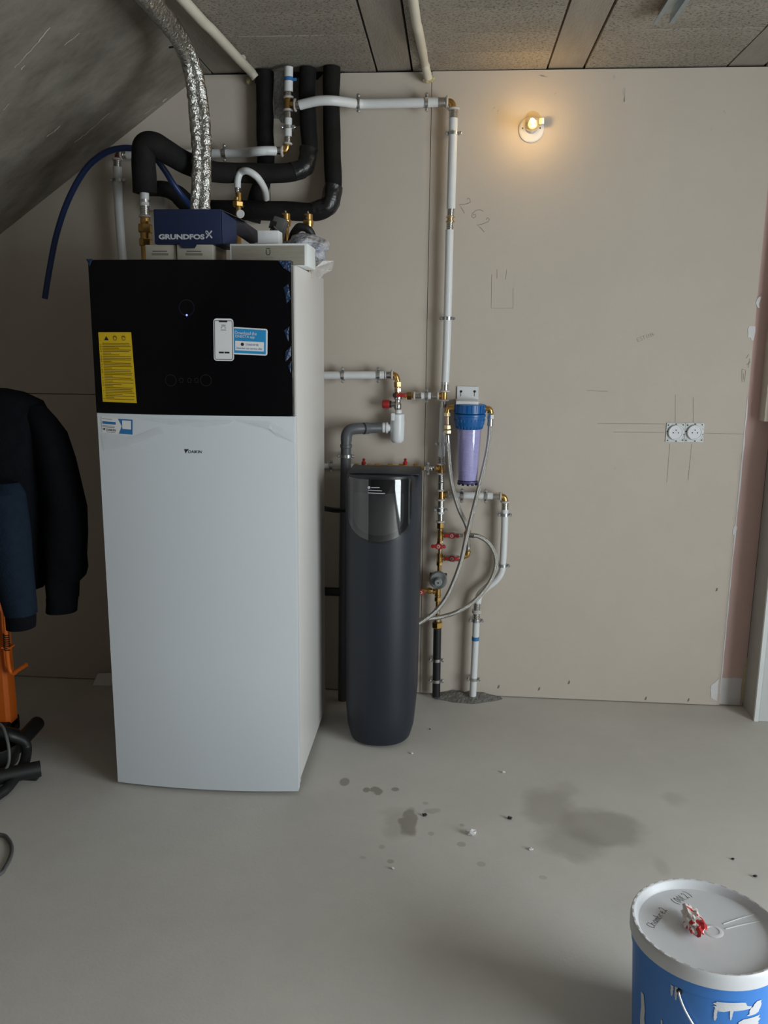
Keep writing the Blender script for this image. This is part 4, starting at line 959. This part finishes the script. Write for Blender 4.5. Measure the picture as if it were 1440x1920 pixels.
# hanger tying the ducts to the roof
tag(tube('duct_tie', [UZ(318, 89, 2.345), UZ(327, 88, 2.338), UZ(338, 91, 2.35)], .003, M['rubber'], n=4), 'black cable tie holding the foil ducts at the roof edge', 'cable tie')
# R: blue hose
tag(tube('blue_hose', UL([(84, 560, -.25), (92, 510, -.25), (106, 440, -.26), (128, 375, -.28), (160, 318, -.30), (195, 288, -.32), (228, 278, -.34), (258, 280, -.34), (285, 290, -.32), (308, 318, -.28), (325, 345, -.26), (345, 372, -.24), (370, 400, -.24)]), .0105, M['blue_hose'], n=10), 'dark blue flexible hose curving left under the sloping roof', 'hose')
# cream conduits
c1 = empty('conduit', U(476, 146, -.05), 'cream plastic conduit on the ceiling running into the corner left', 'conduit', 'cream ceiling conduits')
tube('tube', [UZ(330, -16, 2.362)+Vector((-.06, -1.8, 0)), UZ(330, -16, 2.362), UZ(400, 59, 2.362), UZ(448, 111, 2.358), U(470, 134, -.07), U(479, 146, -.055)], .0155, M['conduit'], c1, 16)
obox('conduit_clip', UZ(456, 113, 2.365), X_*.006, (0, .012, 0), Z_*.014, M['conduit'], c1)
blob('sealant', U(467, 152, -.012), .012, .009, .012, M['cream_plug'], c1, 2)
c2 = empty('conduit', U(800, 146, -.03), 'cream plastic conduit on the ceiling ending in yellow sealant at the board seam', 'conduit', 'cream ceiling conduits')
tube('tube', [UZ(772, -16, 2.362)+Vector((-.01, -1.8, 0)), UZ(772, -16, 2.362), UZ(785, 60, 2.362), U(795, 108, -.12), U(799, 130, -.06), U(803, 146, -.03)], .0150, M['conduit'], c2, 16)
blob('sealant', U(804, 149, -.014), .019, .011, .010, M['cream_plug'], c2, 3, .5, 4)
# steel channel fixed to the ceiling
p0 = UZ(1225, 38, 2.36); p1 = UZ(1261, 38, 2.36)
ch = empty('steel_channel', (p0.lerp(p1, .5).x, p0.y-.3, 2.382), 'galvanised steel channel fixed under the ceiling block', 'channel')
xa, xb, ya_ = p0.x, p1.x+.003, p0.y
box('web', xa+.012, xb-.012, ya_-1.2, ya_, 2.3795, 2.3815, M['galv'], ch)
for s_, x in ((1, xa+.011), (-1, xb-.011)):
    box('side_flange', min(x, x+s_*.0015), max(x, x+s_*.0015), ya_-1.2, ya_, 2.350, 2.3792, M['galv'], ch)
    box('lip', min(x-s_*.011, x), max(x-s_*.011, x), ya_-1.2, ya_, 2.350, 2.3515, M['galv'], ch)

# ------------------------------------------------------------------ things on the tower
YT = -.70
def carton(name, pxl, pyt, pxr, Yf, dep, m, lab, cat, ztop=None, zbot=1.6435, **k):
    a = U(pxl, pyt, Yf); b_ = U(pxr, pyt, Yf); o = empty(name, ((a.x+b_.x)/2, Yf+dep/2, zbot), lab, cat)
    bx_ = box('carton_body', a.x, b_.x, Yf, Yf+dep, zbot, ztop or a.z, m, o, bevel=.0015); return o, a, b_
TZ = 1.6425
zt1 = U(300, 459, -.72).z
for (xl, xr, lab, yf_) in ((272, 330, 'small cream carton under the navy carton, left of the pair', -.72), (331.5, 398, 'small cream carton under the navy carton, right of the pair', -.73)):
    o, a, b_ = carton('small_carton', xl, 460, xr, yf_, .16, M['carton'], lab, 'carton', ztop=zt1, zbot=TZ)
    o['group'] = 'small cream cartons on the tower'
    cx_ = (a.x+b_.x)/2
    ribbons('printed_line', [[Vector((cx_-.025, yf_-.0004, U(300, 471, yf_).z)), Vector((cx_+.02, yf_-.0004, U(300, 471, yf_).z))]], .0022, (0, -1, 0), M['ink'], o)
    ribbons('printed_code', [[Vector((cx_-.027+i*.0026, yf_-.0004, U(300, 474.5, yf_).z)), Vector((cx_-.027+i*.0026, yf_-.0004, U(300, 479, yf_).z))] for i in range(20)], .0014, (0, -1, 0), M['pencil'], o)
# navy carton with lettering
YG = -.735
ga, gb = U(287, 392, YG), U(414, 391, YG); gz0 = zt1+.0006; gz1 = ga.z
gx = empty('navy_carton', ((ga.x+gb.x)/2, YG+.1, gz0), 'open navy blue carton with silver lettering on the tower top', 'carton')
box('carton_body', ga.x, gb.x, YG, YG+.17, gz0, gz1, M['navy'], gx, bevel=.003)
tb = U(353, 461, YG); 
prism('tuck_tab', [Vector((tb.x+dx, YG-.0012, gz0+dz)) for dx, dz in ((-.026, .006), (.026, .006), (.025, -.004), (.019, -.012), (-.018, -.012), (-.025, -.004))], (0, .001, 0), M['navy'], gx)
text('lettering', 'GRUNDFOS', U(340.5, 444, YG), U(383, 444, YG).x-U(297, 444, YG).x, .0150, (1, 0, 0), (0, 0, 1), M['silver_ink'], gx, bold=.045)
lx = U(392, 440, YG)
def st(pts, wd): return [[lx+Vector((a_*.010, -.0008, b_*.011)) for a_, b_ in pts]]
ribbons('logo_stroke', st([(-.9, -.9), (-.1, -.05), (.9, 1)], 1), .0042, (0, -1, 0), M['silver_ink'], gx)
ribbons('logo_stroke', st([(.25, -.15), (.9, -.9)], 1), .0042, (0, -1, 0), M['silver_ink'], gx)
ribbons('logo_stroke', st([(-.95, .9), (-.5, .9), (.0, .15)], 1), .0034, (0, -1, 0), M['silver_ink'], gx)
ribbons('logo_stroke', st([(-.95, .9), (-.85, .35), (-.35, -.1)], 1), .0026, (0, -1, 0), M['silver_ink'], gx)
# open right flaps
prism('flap', [Vector((gb.x, YG+.004, gz1-.001)), Vector((gb.x+.045, YG+.03, gz1-.020)), Vector((gb.x+.045, YG+.14, gz1-.020)), Vector((gb.x, YG+.165, gz1-.001))], (0, 0, -.0012), M['navy_in'], gx)
prism('flap', [Vector((gb.x+.001, YG+.002, gz0+.002)), Vector((gb.x+.032, YG+.05, gz0+.004)), Vector((gb.x+.032, YG+.05, gz1-.026)), Vector((gb.x+.001, YG+.002, gz1-.004))], (.0008, -.0008, 0), M['navy'], gx)
# leaning grey inside flap and round tab behind
prism('flap', UL([(417, 403, -.62), (447, 408, -.60), (482, 432, -.58), (487, 458, -.58), (470, 458, -.58), (444, 440, -.60)]), (0, .001, 0), M['navy_in'], gx)
rt = U(451, 401, -.602)
prism('tuck_tab', [rt+Vector((.0125*math.cos(a_*PI/8), 0, .0125*math.sin(a_*PI/8))) for a_ in range(16)], (0, .001, 0), M['paper'], gx)
# grey wood-print box with the U mark
YU = -.74
ua, ub, uc, ud = U(430.5, 457, YU), U(576, 456, YU), U(577, 495, YU), U(431, 489, YU)
ux = empty('flat_box', (ua.lerp(ub, .5).x, YU+.09, TZ), 'flat white-edged box with grey wood print and a U mark overhanging the tower', 'box')
dv = (ub-ua).normalized()
zU0 = TZ+.0012
prism('box_body', [Vector((ua.x, YU, zU0)), Vector((ub.x, YU, zU0)), Vector((ub.x, YU, ub.z)), Vector((ua.x, YU, ua.z))], (0, .15, 0), M['wall_white'], ux, bevel=.002)
prism('wood_print', [Vector((ua.x+.006, YU-.0006, zU0+.002)), Vector((ub.x-.008, YU-.0006, zU0+.002)), Vector((ub.x-.008, YU-.0006, ub.z-.006)), Vector((ua.x+.006, YU-.0006, ua.z-.006))], (0, .0005, 0), M['ubox'], ux)
um = U(503, 473, YU)
ribbons('letter_mark', [[um+Vector((-.0055, -.0010, .007)), um+Vector((-.0055, -.0010, -.003)), um+Vector((-.003, -.0010, -.0075)), um+Vector((.003, -.0010, -.0075)), um+Vector((.0055, -.0010, -.003)), um+Vector((.0055, -.0010, .007))], [um+Vector((-.006, -.0010, .0105)), um+Vector((.006, -.0010, .0105))]], .0022, (0, -1, 0), M['ink'], ux)
ribbons('small_print', [[U(498, 482.5, YU)+Vector((0, -.001, 0)), U(511, 482.5, YU)+Vector((0, -.001, 0))]], .0012, (0, -1, 0), M['pencil'], ux)
# little white carton on top of it
wa, wb2 = U(483, 432, -.70), U(522, 432, -.70)
wx = empty('small_white_box', (wa.lerp(wb2, .5).x, -.66, ua.z), 'small plain white box on top of the flat wood-print box', 'box')
uz = max(ua.z, ub.z)+.0006
box('carton_body', wa.x, wb2.x, -.70, -.64, uz, wa.z, M['paper'], wx, bevel=.001)
prism('open_flap', [Vector((wa.x+.001, -.7006, uz+.004)), Vector((wb2.x-.001, -.7006, uz+.004)), Vector((wb2.x+.003, -.725, uz+.0006)), Vector((wa.x-.003, -.725, uz+.0006))], (0, 0, .0006), M['paper'], wx)
# crumpled bag at the corner
bg = empty('crumpled_bag', U(585, 500, -.45), 'crumpled printed plastic bag on the right rear corner of the tower', 'plastic bag')
blob('bag_body', U(573, 464, -.46), .070, .075, .038, M['bag'], bg, 5, .22, 1.6, 3)
blob('bag_fold', U(596, 478, -.46), .024, .05, .036, M['bag'], bg, 5, .25, 1.8, 5)
P = UL([(552, 488, -.50), (578, 494, -.52), (606, 489, -.52), (627, 489, -.50), (622, 507, -.52), (607, 514, -.53), (600, 524, -.53), (574, 515, -.53), (565, 505, -.50)])
cc = sum(P, Vector())/len(P)+Vector((0, -.015, 0)); V = [cc]+P; mesh('bag_tail', V, [(0, 1+i, 1+(i+1) % len(P)) for i in range(len(P))], mat('thin_bag_film', (.62, .58, .56), .35, var=.12, vscale=30, bump=.6, bscale=50, alpha=.75), bg)

# ------------------------------------------------------------------ wall lamp
lp = empty('wall_lamp', U(997, 243, 0), 'bare clear bulb in a round white wall holder, lit', 'lamp')
pc = U(996, 243, 0)
lathe('base_plate', (pc.x, -.0003, pc.z), YN, [(0, .0455), (.004, .0455), (.006, .043), (.008, .040)], M['bucket_white'], lp, 32)
for dx in (-.031, .031): lathe('screw', (pc.x+dx-.0, -.0082, pc.z-.0+.003), YN, [(0, .003), (.001, .0025)], M['ink'], lp, 8)
sc0 = U(998, 232, -.03)
lathe('lamp_holder', (pc.x, -.0085, pc.z+.006), YN, [(0, .022), (.010, .020), (.040, .0185), (.046, .0165)], M['bucket_white'], lp, 24)
bc_ = U(998, 227, -.105)
bx0 = Vector((pc.x, -.056, pc.z+.006)); dd_ = (bc_-bx0)
gl = lathe('glass_bulb', bx0, dd_, [(0, .0135), (.010, .014), (.022, .023), (.036, .031), (dd_.length, .0335), (dd_.length+.016, .029), (dd_.length+.028, .016), (dd_.length+.0325, .004)], M['bulb'], lp, 28)
blob('filament', bc_+Vector((0, 0, .001)), .0085, .0085, .0085, M['filament'], lp, 2, 0)
box('terminal_block', pc.x+.022, pc.x+.040, -.055, -.035, pc.z+.006, pc.z+.026, M['bucket_white'], lp, bevel=.002)
pl = bpy.data.lights.new('bulb_light', 'POINT'); pl.energy = 1.0; pl.color = (1, .66, .30); pl.shadow_soft_size = .010
plo = bpy.data.objects.new('bulb_light', pl); COL.objects.link(plo); plo.location = bc_+Vector((0, -.012, 0)) - ORI[lp]; plo.parent = lp

# ------------------------------------------------------------------ sockets
for px, lab in ((1266, 'unfinished wall socket with white round insert, left of the pair'), (1301.5, 'unfinished wall socket with white round insert, right of the pair')):
    c = U(px, 811, 0); o = empty('wall_socket', c, lab, 'socket', 'bare wall sockets')
    fm = box('mounting_frame', c.x-.0345, c.x+.0345, -.0035, -.0003, c.z-.036, c.z+.036, M['socket_metal'], o)
    for sx, sz in ((-.028, .028), (.026, .03), (-.028, -.03), (.028, -.028), (.0, .0325), (.004, -.0325), (-.031, .004), (.031, -.006)):
        box('frame_slot', c.x+sx-.004*random.uniform(.4, 1), c.x+sx+.004*random.uniform(.4, 1), -.0043, -.0036, c.z+sz-.002, c.z+sz+.002, M['ink'], fm)
    ins = lathe('round_insert', (c.x, -.0046, c.z+.001), YN, [(0, .0285), (.006, .0285), (.008, .027), (.0082, .024), (.0060, .023)], M['socket_white'], o, 32)
    for dx, dz in ((-.0095, -.001), (.0095, -.001), (0, .009)):
        lathe('pin_hole', (c.x+dx, -.0107, c.z+dz+.001), YN, [(0, .0024), (.0004, .0024)], M['ink'], ins, 10)
box('side_clip', U(1246, 811, 0).x-.001, U(1249, 811, 0).x, -.004, -.0003, U(1248, 824, 0).z, U(1248, 798, 0).z, M['ink'], None) if 0 else None

# ------------------------------------------------------------------ jacket on the orange lift
JY = -.69
jk = empty('work_jacket', U(40, 1175, JY), 'black and navy work jacket hanging from the orange stand at the left', 'jacket')
def shell(name, rows, m, parent, dep=.07, n=20, **k):
    """rows: (py, px_left, px_right, Y, depth)"""
    V = []; F = []
    P = []
    for (py, xl, xr, yy, dp) in rows:
        a, b_ = U(xl, py, yy), U(xr, py, yy); c_ = (a+b_)/2; hw = (b_-a)/2
        for i in range(n):
            t = 2*PI*i/n; q = c_+hw*math.cos(t)+Vector((0, dp*math.sin(t), 0))
            q += Vector((0, mnoise.noise(Vector((q.x*14, q.z*5, i*.1)))*.012, 0)); V.append(q)
    for j in range(len(rows)-1):
        for i in range(n): F.append((j*n+i, j*n+(i+1) % n, (j+1)*n+(i+1) % n, (j+1)*n+i))
    F += [tuple(range(n)), tuple((len(rows)-1)*n+i for i in range(n))]
    return mesh(name, V, F, m, parent, True, **k)
shell('jacket_body', [(728, -60, 10, JY, .03), (735, -90, 45, JY, .07), (752, -110, 78, JY, .09), (790, -125, 100, JY, .10), (850, -130, 98, JY, .11), (950, -130, 90, JY, .11), (1040, -130, 88, JY, .11), (1085, -130, 87, JY, .11), (1100, -130, 82, JY, .10)], M['cloth_black'], jk)
shell('sleeve', [(760, 40, 84, JY-.02, .03), (785, 50, 104, JY-.02, .055), (812, 60, 123, JY-.02, .06), (860, 72, 138, JY-.025, .062), (920, 80, 153, JY-.03, .062), (950, 82, 162, JY-.03, .062), (1000, 84, 163, JY-.03, .06), (1040, 86, 160, JY-.03, .058), (1065, 88, 162, JY-.03, .056), (1080, 88, 158, JY-.03, .054), (1092, 88, 146, JY-.03, .05), (1120, 89, 146, JY-.03, .045)], M['cloth_black'], jk)
shell('cuff', [(1120, 88, 145, JY-.03, .044), (1132, 88, 144, JY-.03, .043), (1146, 87, 143.5, JY-.03, .043)], M['cloth_black'], jk)
shell('sleeve', [(905, -40, 36, JY-.12, .03), (925, -42, 46, JY-.13, .055), (1000, -30, 55, JY-.13, .06), (1060, -15, 60, JY-.13, .06), (1110, 0, 65, JY-.13, .055), (1150, 12, 68, JY-.13, .05)], M['cloth_navy'], jk, label='navy sleeve')
shell('cuff', [(1149, 13, 66, JY-.13, .048), (1162, 14, 66, JY-.13, .047), (1176, 15, 65, JY-.13, .046)], M['cloth_black'], jk)
# orange lift stand
OY = -.52
of_ = empty('orange_lift_stand', UZ(0, 1372), 'orange painted lifting stand with black legs at the left edge', 'stand')
pr = U(27, 1370, OY); px_ = pr.x; 
zt_ = 1.16
P = [(px_-.085, OY-.03), (px_-.012, OY-.03), (px_, OY-.018), (px_, OY+.03), (px_-.085, OY+.03)]
prism('post', [Vector((x, y, .03)) for x, y in P], (0, 0, zt_), M['orange'], of_)
rod = UL([(10, 1150), (11, 1180), (13, 1215), (16, 1245), (19, 1258), (25, 1263), (33, 1257), (50, 1246)], OY-.05)
tube('crank_rod', rod, .0075, M['orange'], of_, 12)
sp = []
a0, b0 = rod[1], rod[2]
for i in range(8*10+1):
    t = i/80; c_ = a0.lerp(b0, .2+t*.9); sp.append(c_+Vector((.010*math.cos(t*16*PI), .010*math.sin(t*16*PI), 0)))
tube('spring', sp, .0022, M['rubber'], of_, 6, sm=False)
obox('rod_bracket', U(15, 1212, OY-.04), X_*.016, (0, .018, 0), Z_*.003, M['orange'], of_)
l1a, l1b = UZ(28, 1402, .05), UZ(70, 1356, .05)
tube('leg', [l1a, l1b], .026, M['rubber'], of_, 16, sm=False)
l2a, l2b = UZ(-120, 1480, .045), UZ(76, 1441, .045)
tube('leg', [l2a, l2b], .026, M['rubber'], of_, 16, sm=False)
fb = UZ(55, 1462, .0); obox('foot', (fb.x, fb.y+.01, .012), X_*.028, (0, .018, 0), Z_*.012, M['rubber'], of_, bevel=.003)
box('base_block', px_-.16, px_-.0, OY-.10, OY+.05, .0, .06, M['rubber'], of_, bevel=.01)
tube('coat_peg', [Vector((px_-.04, OY, 1.185)), Vector((px_-.04, OY-.10, 1.20)), Vector((px_-.04, OY-.17, 1.225))], .008, M['orange'], of_, 10)
tag(tube('flexible_hose', [UZ(-230, 1440, .02), UZ(-150, 1400, .08), UZ(-60, 1374, .14), UZ(0, 1374, .14), UZ(20, 1380, .13), UZ(44, 1390, .10), UZ(50, 1406, .07), UZ(44, 1434, .045), UZ(22, 1467, .028), UZ(0, 1488, .022), UZ(-60, 1520, .020), UZ(-180, 1530, .020)], .017, M['rubber'], n=8), 'thick black flexible hose looped around the foot of the orange stand', 'hose')
tag(tube('thin_cable', [UZ(-140, 1420, .04), UZ(-70, 1360, .16), UZ(-25, 1350, .20), UZ(0, 1358, .19), UZ(10, 1375, .17), UZ(17, 1410, .12), UZ(12, 1440, .07), UZ(-20, 1470, .03)], .005, M['actuator'], n=8), 'thin dark cable hanging over the foot of the orange stand', 'cable')
tag(tube('floor_cable', [UZ(-190, 1590, .006), UZ(-60, 1562, .006), UZ(0, 1565, .006), UZ(14, 1572, .006), UZ(22, 1588, .006), UZ(20, 1606, .006), UZ(10, 1626, .006), UZ(-2, 1640, .006), UZ(-60, 1672, .006), UZ(-170, 1690, .006)], .0055, M['actuator'], n=8), 'dark cable loop lying on the floor at the lower left', 'cable')
tb_ = empty('plastic_tub', UZ(-22, 1436, 0), 'low black plastic tub inside the hose loop at the orange stand', 'tub')
tbc = UZ(-18, 1432, 0); 
lathe('tub_wall', Vector((tbc.x, tbc.y, .0005)), Z_, [(0, .085), (.004, .09), (.075, .105), (.080, .112), (.083, .112), (.083, .106), (.076, .100), (.012, .085), (.010, .0002)], M['rubber'], tb_, 32)
# cardboard scrap at the skirting by the tower
tp = UL([(183, 1263), (216, 1262), (214, 1287), (199, 1285), (180, 1289)], -.03)
tag(prism('paper_scrap', [Vector((p.x, p.y-.03*(1 if i > 1 else 0), max(.0012, p.z))) for i, p in enumerate(tp)], (0, .0015, .0005), M['paper']), 'torn beige paper scrap at the wall foot left of the tower', 'paper')

# ------------------------------------------------------------------ bucket
BC = Vector((1.035, -1.757, 0)); BH, BR = .30, .145
bk = empty('paint_bucket', BC, 'blue and white paint bucket with a closed lid at the lower right', 'bucket')
lathe('bucket_shell', BC, Z_, [(0, .122), (.004, .125), (.235, .1385), (.243, .1385)], M['bucket_blue'], bk, 56)
lathe('collar', BC+Vector((0, 0, .2435)), Z_, [(0, .1385), (.001, .1415), (.026, .1425), (.027, .139)], M['bucket_blue'], bk, 56)
lid = lathe('lid', BC+Vector((0, 0, BH)), Z_, [(-.029, .1395), (-.030, .1465), (-.010, .1470), (-.006, .1460), (-.002, .1455), (.0, .1435), (-.0005, .1395), (-.002, .1375), (-.013, .1335), (-.016, .130), (-.0165, .10), (-.0165, .012), (-.0165, .0001)], M['bucket_white'], bk, 72)
for i in range(36):
    a_ = 2*PI*i/36; r_ = .1412
    obox('rim_notch', BC+Vector((r_*math.cos(a_), r_*math.sin(a_), BH+.0001)), Vector((math.cos(a_), math.sin(a_), 0))*.0012, Vector((-math.sin(a_), math.cos(a_), 0))*.0055, Z_*.0003, M['ring'], lid)
LZ = BH-.0165
hc_ = UZ(1337, 1746, LZ)
lathe('lid_boss', hc_+Vector((0, 0, .0003)), Z_, [(0, .020), (.0012, .0185), (.0013, .0125), (.0002, .0115)], M['bucket_white'], lid, 28)
for a1, a2 in (((1356, 1733), (1416, 1714)), ((1360, 1742), (1424, 1728))):
    p, q_ = UZ(*a1, LZ), UZ(*a2, LZ); tube('lid_ridge', [p+Vector((0, 0, .0005)), p.lerp(q_, .5)+Vector((0, .001, .0008)), q_+Vector((0, 0, .0005))], .0012, M['bucket_white'], lid, 8)
ha, hb = UZ(1226, 1741, LZ), UZ(1262, 1693, LZ); exh = (hb-ha).normalized(); ezh = Vector((-exh.y, exh.x, 0))
ribbons('handwriting', hand('Chambre2', ha+Vector((0, 0, .0005)), exh, ezh, .0066, .017, .42), .0011, (0, 0, 1), M['ink'], lid)
ha, hb = UZ(1271, 1697, LZ), UZ(1300, 1679, LZ); exh = (hb-ha).normalized(); ezh = Vector((-exh.y, exh.x, 0))
ribbons('handwriting', hand('(00L2)', ha+Vector((0, 0, .0005)), exh, ezh, .0066, .019, .35), .0011, (0, 0, 1), M['ink'], lid)
# paint runs on the bucket side, in (angle, z) patches standing 0.6 mm proud
def shell_r(z): return .125+(z-.004)/(.231)*.0135 if z < .243 else .1425
def run_paint(rows, nm='paint_run'):
    V = []; F = []
    n = 8; R2 = []
    for q0, q1 in zip(rows[:-1], rows[1:]):
        for s_ in range(4):
            f_ = s_/4; R2.append(tuple(q0[c_]+(q1[c_]-q0[c_])*f_ for c_ in range(3)))
    R2.append(rows[-1])
    wd_ = min(2.0, .12*max(abs(r3[2]-r3[1]) for r3 in rows))
    rows = [(z+random.uniform(-.001, .001), a0+random.uniform(-1, 1)*wd_, a1+random.uniform(-1, 1)*wd_) for z, a0, a1 in R2]
    for (z, a0_, a1_) in rows:
        for i in range(n+1):
            a_ = math.radians(a0_+(a1_-a0_)*i/n); r_ = shell_r(z)+.0011; V.append(BC+Vector((r_*math.cos(a_), r_*math.sin(a_), z)))
    for j in range(len(rows)-1):
        for i in range(n): F.append((j*(n+1)+i, j*(n+1)+i+1, (j+1)*(n+1)+i+1, (j+1)*(n+1)+i))
    mesh(nm, V, F, M['paint'], bk)
run_paint([(.242, 229, 231.2), (.225, 229.3, 231), (.218, 229.6, 230.6)]); run_paint([(.242, 232.4, 234.6), (.222, 232.6, 234.4), (.213, 233, 234)])
run_paint([(.240, 262, 282), (.228, 262, 290), (.222, 263, 292), (.219, 264, 268)]); run_paint([(.222, 262, 264.6), (.205, 262.3, 264.5), (.198, 262.8, 264)]); run_paint([(.222, 274, 276.4), (.205, 274.4, 276), (.2, 274.8, 275.6)])
run_paint([(.235, 296, 300), (.215, 290, 301), (.205, 289, 296)]); run_paint([(.200, 284, 302), (.180, 281, 302), (.165, 280, 299), (.150, 283, 290)])
run_paint([(.150, 222, 223.6), (.12, 223, 224.6), (.09, 224, 225)])
run_paint([(.170, 199, 203), (.10, 198, 205), (.02, 199, 204)])
# wire handle
hz = .235; pa_, pb_ = math.radians(236), math.radians(56)
hp0 = BC+Vector((.1435*math.cos(pa_), .1435*math.sin(pa_), hz)); 
def bpt(deg, z, off=.007): a_ = math.radians(deg); r_ = shell_r(z)+off; return BC+Vector((r_*math.cos(a_), r_*math.sin(a_), z))
tube('wire_handle', [bpt(236, .236, -.001), bpt(236.5, .234, .006), bpt(242, .205), bpt(252, .170), bpt(266, .140), bpt(284, .118), bpt(305, .108), bpt(326, .112), bpt(348, .13), bpt(10, .165), bpt(32, .20), bpt(50, .230), bpt(54, .236, -.001)], .0021, M['wire'], bk, 10)
lathe('handle_eye', bpt(236, .236, -.002), (math.cos(pa_), math.sin(pa_), 0), [(0, .006), (.004, .0055)], M['ink'], bk, 14)
# crumpled wrapper on the lid
cr = UZ(1302, 1742, LZ)
def wrap_mat():
    m = mat('wrapper_print', (.70, .64, .62), .6, var=.06, vscale=10); nt = m.node_tree; b_ = nt.nodes['Principled BSDF']
    tc = nt.nodes.new('ShaderNodeTexCoord'); n = nt.nodes.new('ShaderNodeTexNoise'); n.inputs['Scale'].default_value = 70; nt.links.new(tc.outputs['Object'], n.inputs['Vector'])
    g_ = nt.nodes.new('ShaderNodeSeparateXYZ'); nt.links.new(tc.outputs['Generated'], g_.inputs[0])
    mth = nt.nodes.new('ShaderNodeMath'); mth.operation = 'MULTIPLY_ADD'; mth.inputs[1].default_value = -.38; nt.links.new(g_.outputs['Y'], mth.inputs[0]); nt.links.new(n.outputs['Fac'], mth.inputs[2])
    gt = nt.nodes.new('ShaderNodeMath'); gt.operation = 'GREATER_THAN'; gt.inputs[1].default_value = .36; nt.links.new(mth.outputs[0], gt.inputs[0])
    mx = nt.nodes.new('ShaderNodeMix'); mx.data_type = 'RGBA'; mx.inputs[7].default_value = (.55, .03, .035, 1); src = b_.inputs['Base Color'].links[0].from_socket
    nt.links.new(gt.outputs[0], mx.inputs[0]); nt.links.new(src, mx.inputs[6]); nt.links.new(mx.outputs[2], b_.inputs['Base Color']); return m
wrp = tag(blob('crumpled_wrapper', cr+Vector((-.002, .004, .011)), .018, .036, .013, wrap_mat(), None, 3, .65, 2.4, 11, smooth=False), 'crumpled white and red wrapper lying on the bucket lid', 'wrapper')
mnz = min((wrp.matrix_basis @ v.co).z for v in wrp.data.vertices); wrp.location.z += LZ+.0005-mnz

# ------------------------------------------------------------------ debris on the floor
for i, (px, py, s_, m_, lab) in enumerate([(884, 1566, .014, M['putty'], 'white plaster crumb on the floor, largest, right of the damp spot'), (796, 1530, .007, M['ink'], 'dark chip on the floor beside the damp spot'),
        (956, 1536, .007, M['rubber'], 'dark chip on the floor left of the big damp patch'), (944, 1450, .006, M['putty'], 'tiny pale crumb on the floor before the back wall'), (772, 1414, .005, M['putty'], 'tiny pale crumb right of the softener foot'),
        (995, 1594, .006, M['putty'], 'tiny pale crumb below the big damp patch'), (736, 1630, .005, M['putty'], 'tiny pale crumb at the lowest drip marks'), (806, 1368, .003, M['ink'], 'tiny dark grain right of the softener'),
        (1416, 1645, .005, M['ink'], 'tiny dark chip behind the bucket at the right'), (1374, 1612, .004, M['ink'], 'tiny dark grain farther behind the bucket')]):
    p = UZ(px, py); o = blob('floor_crumb', p, s_, s_*.7, s_*.55, m_, None, 2, .9, 2.0, i+1, smooth=False); tag(o, lab, 'debris', 'crumbs on the floor')
    mn = min((o.matrix_basis @ v.co).z for v in o.data.vertices); o.location.z += .0003-mn
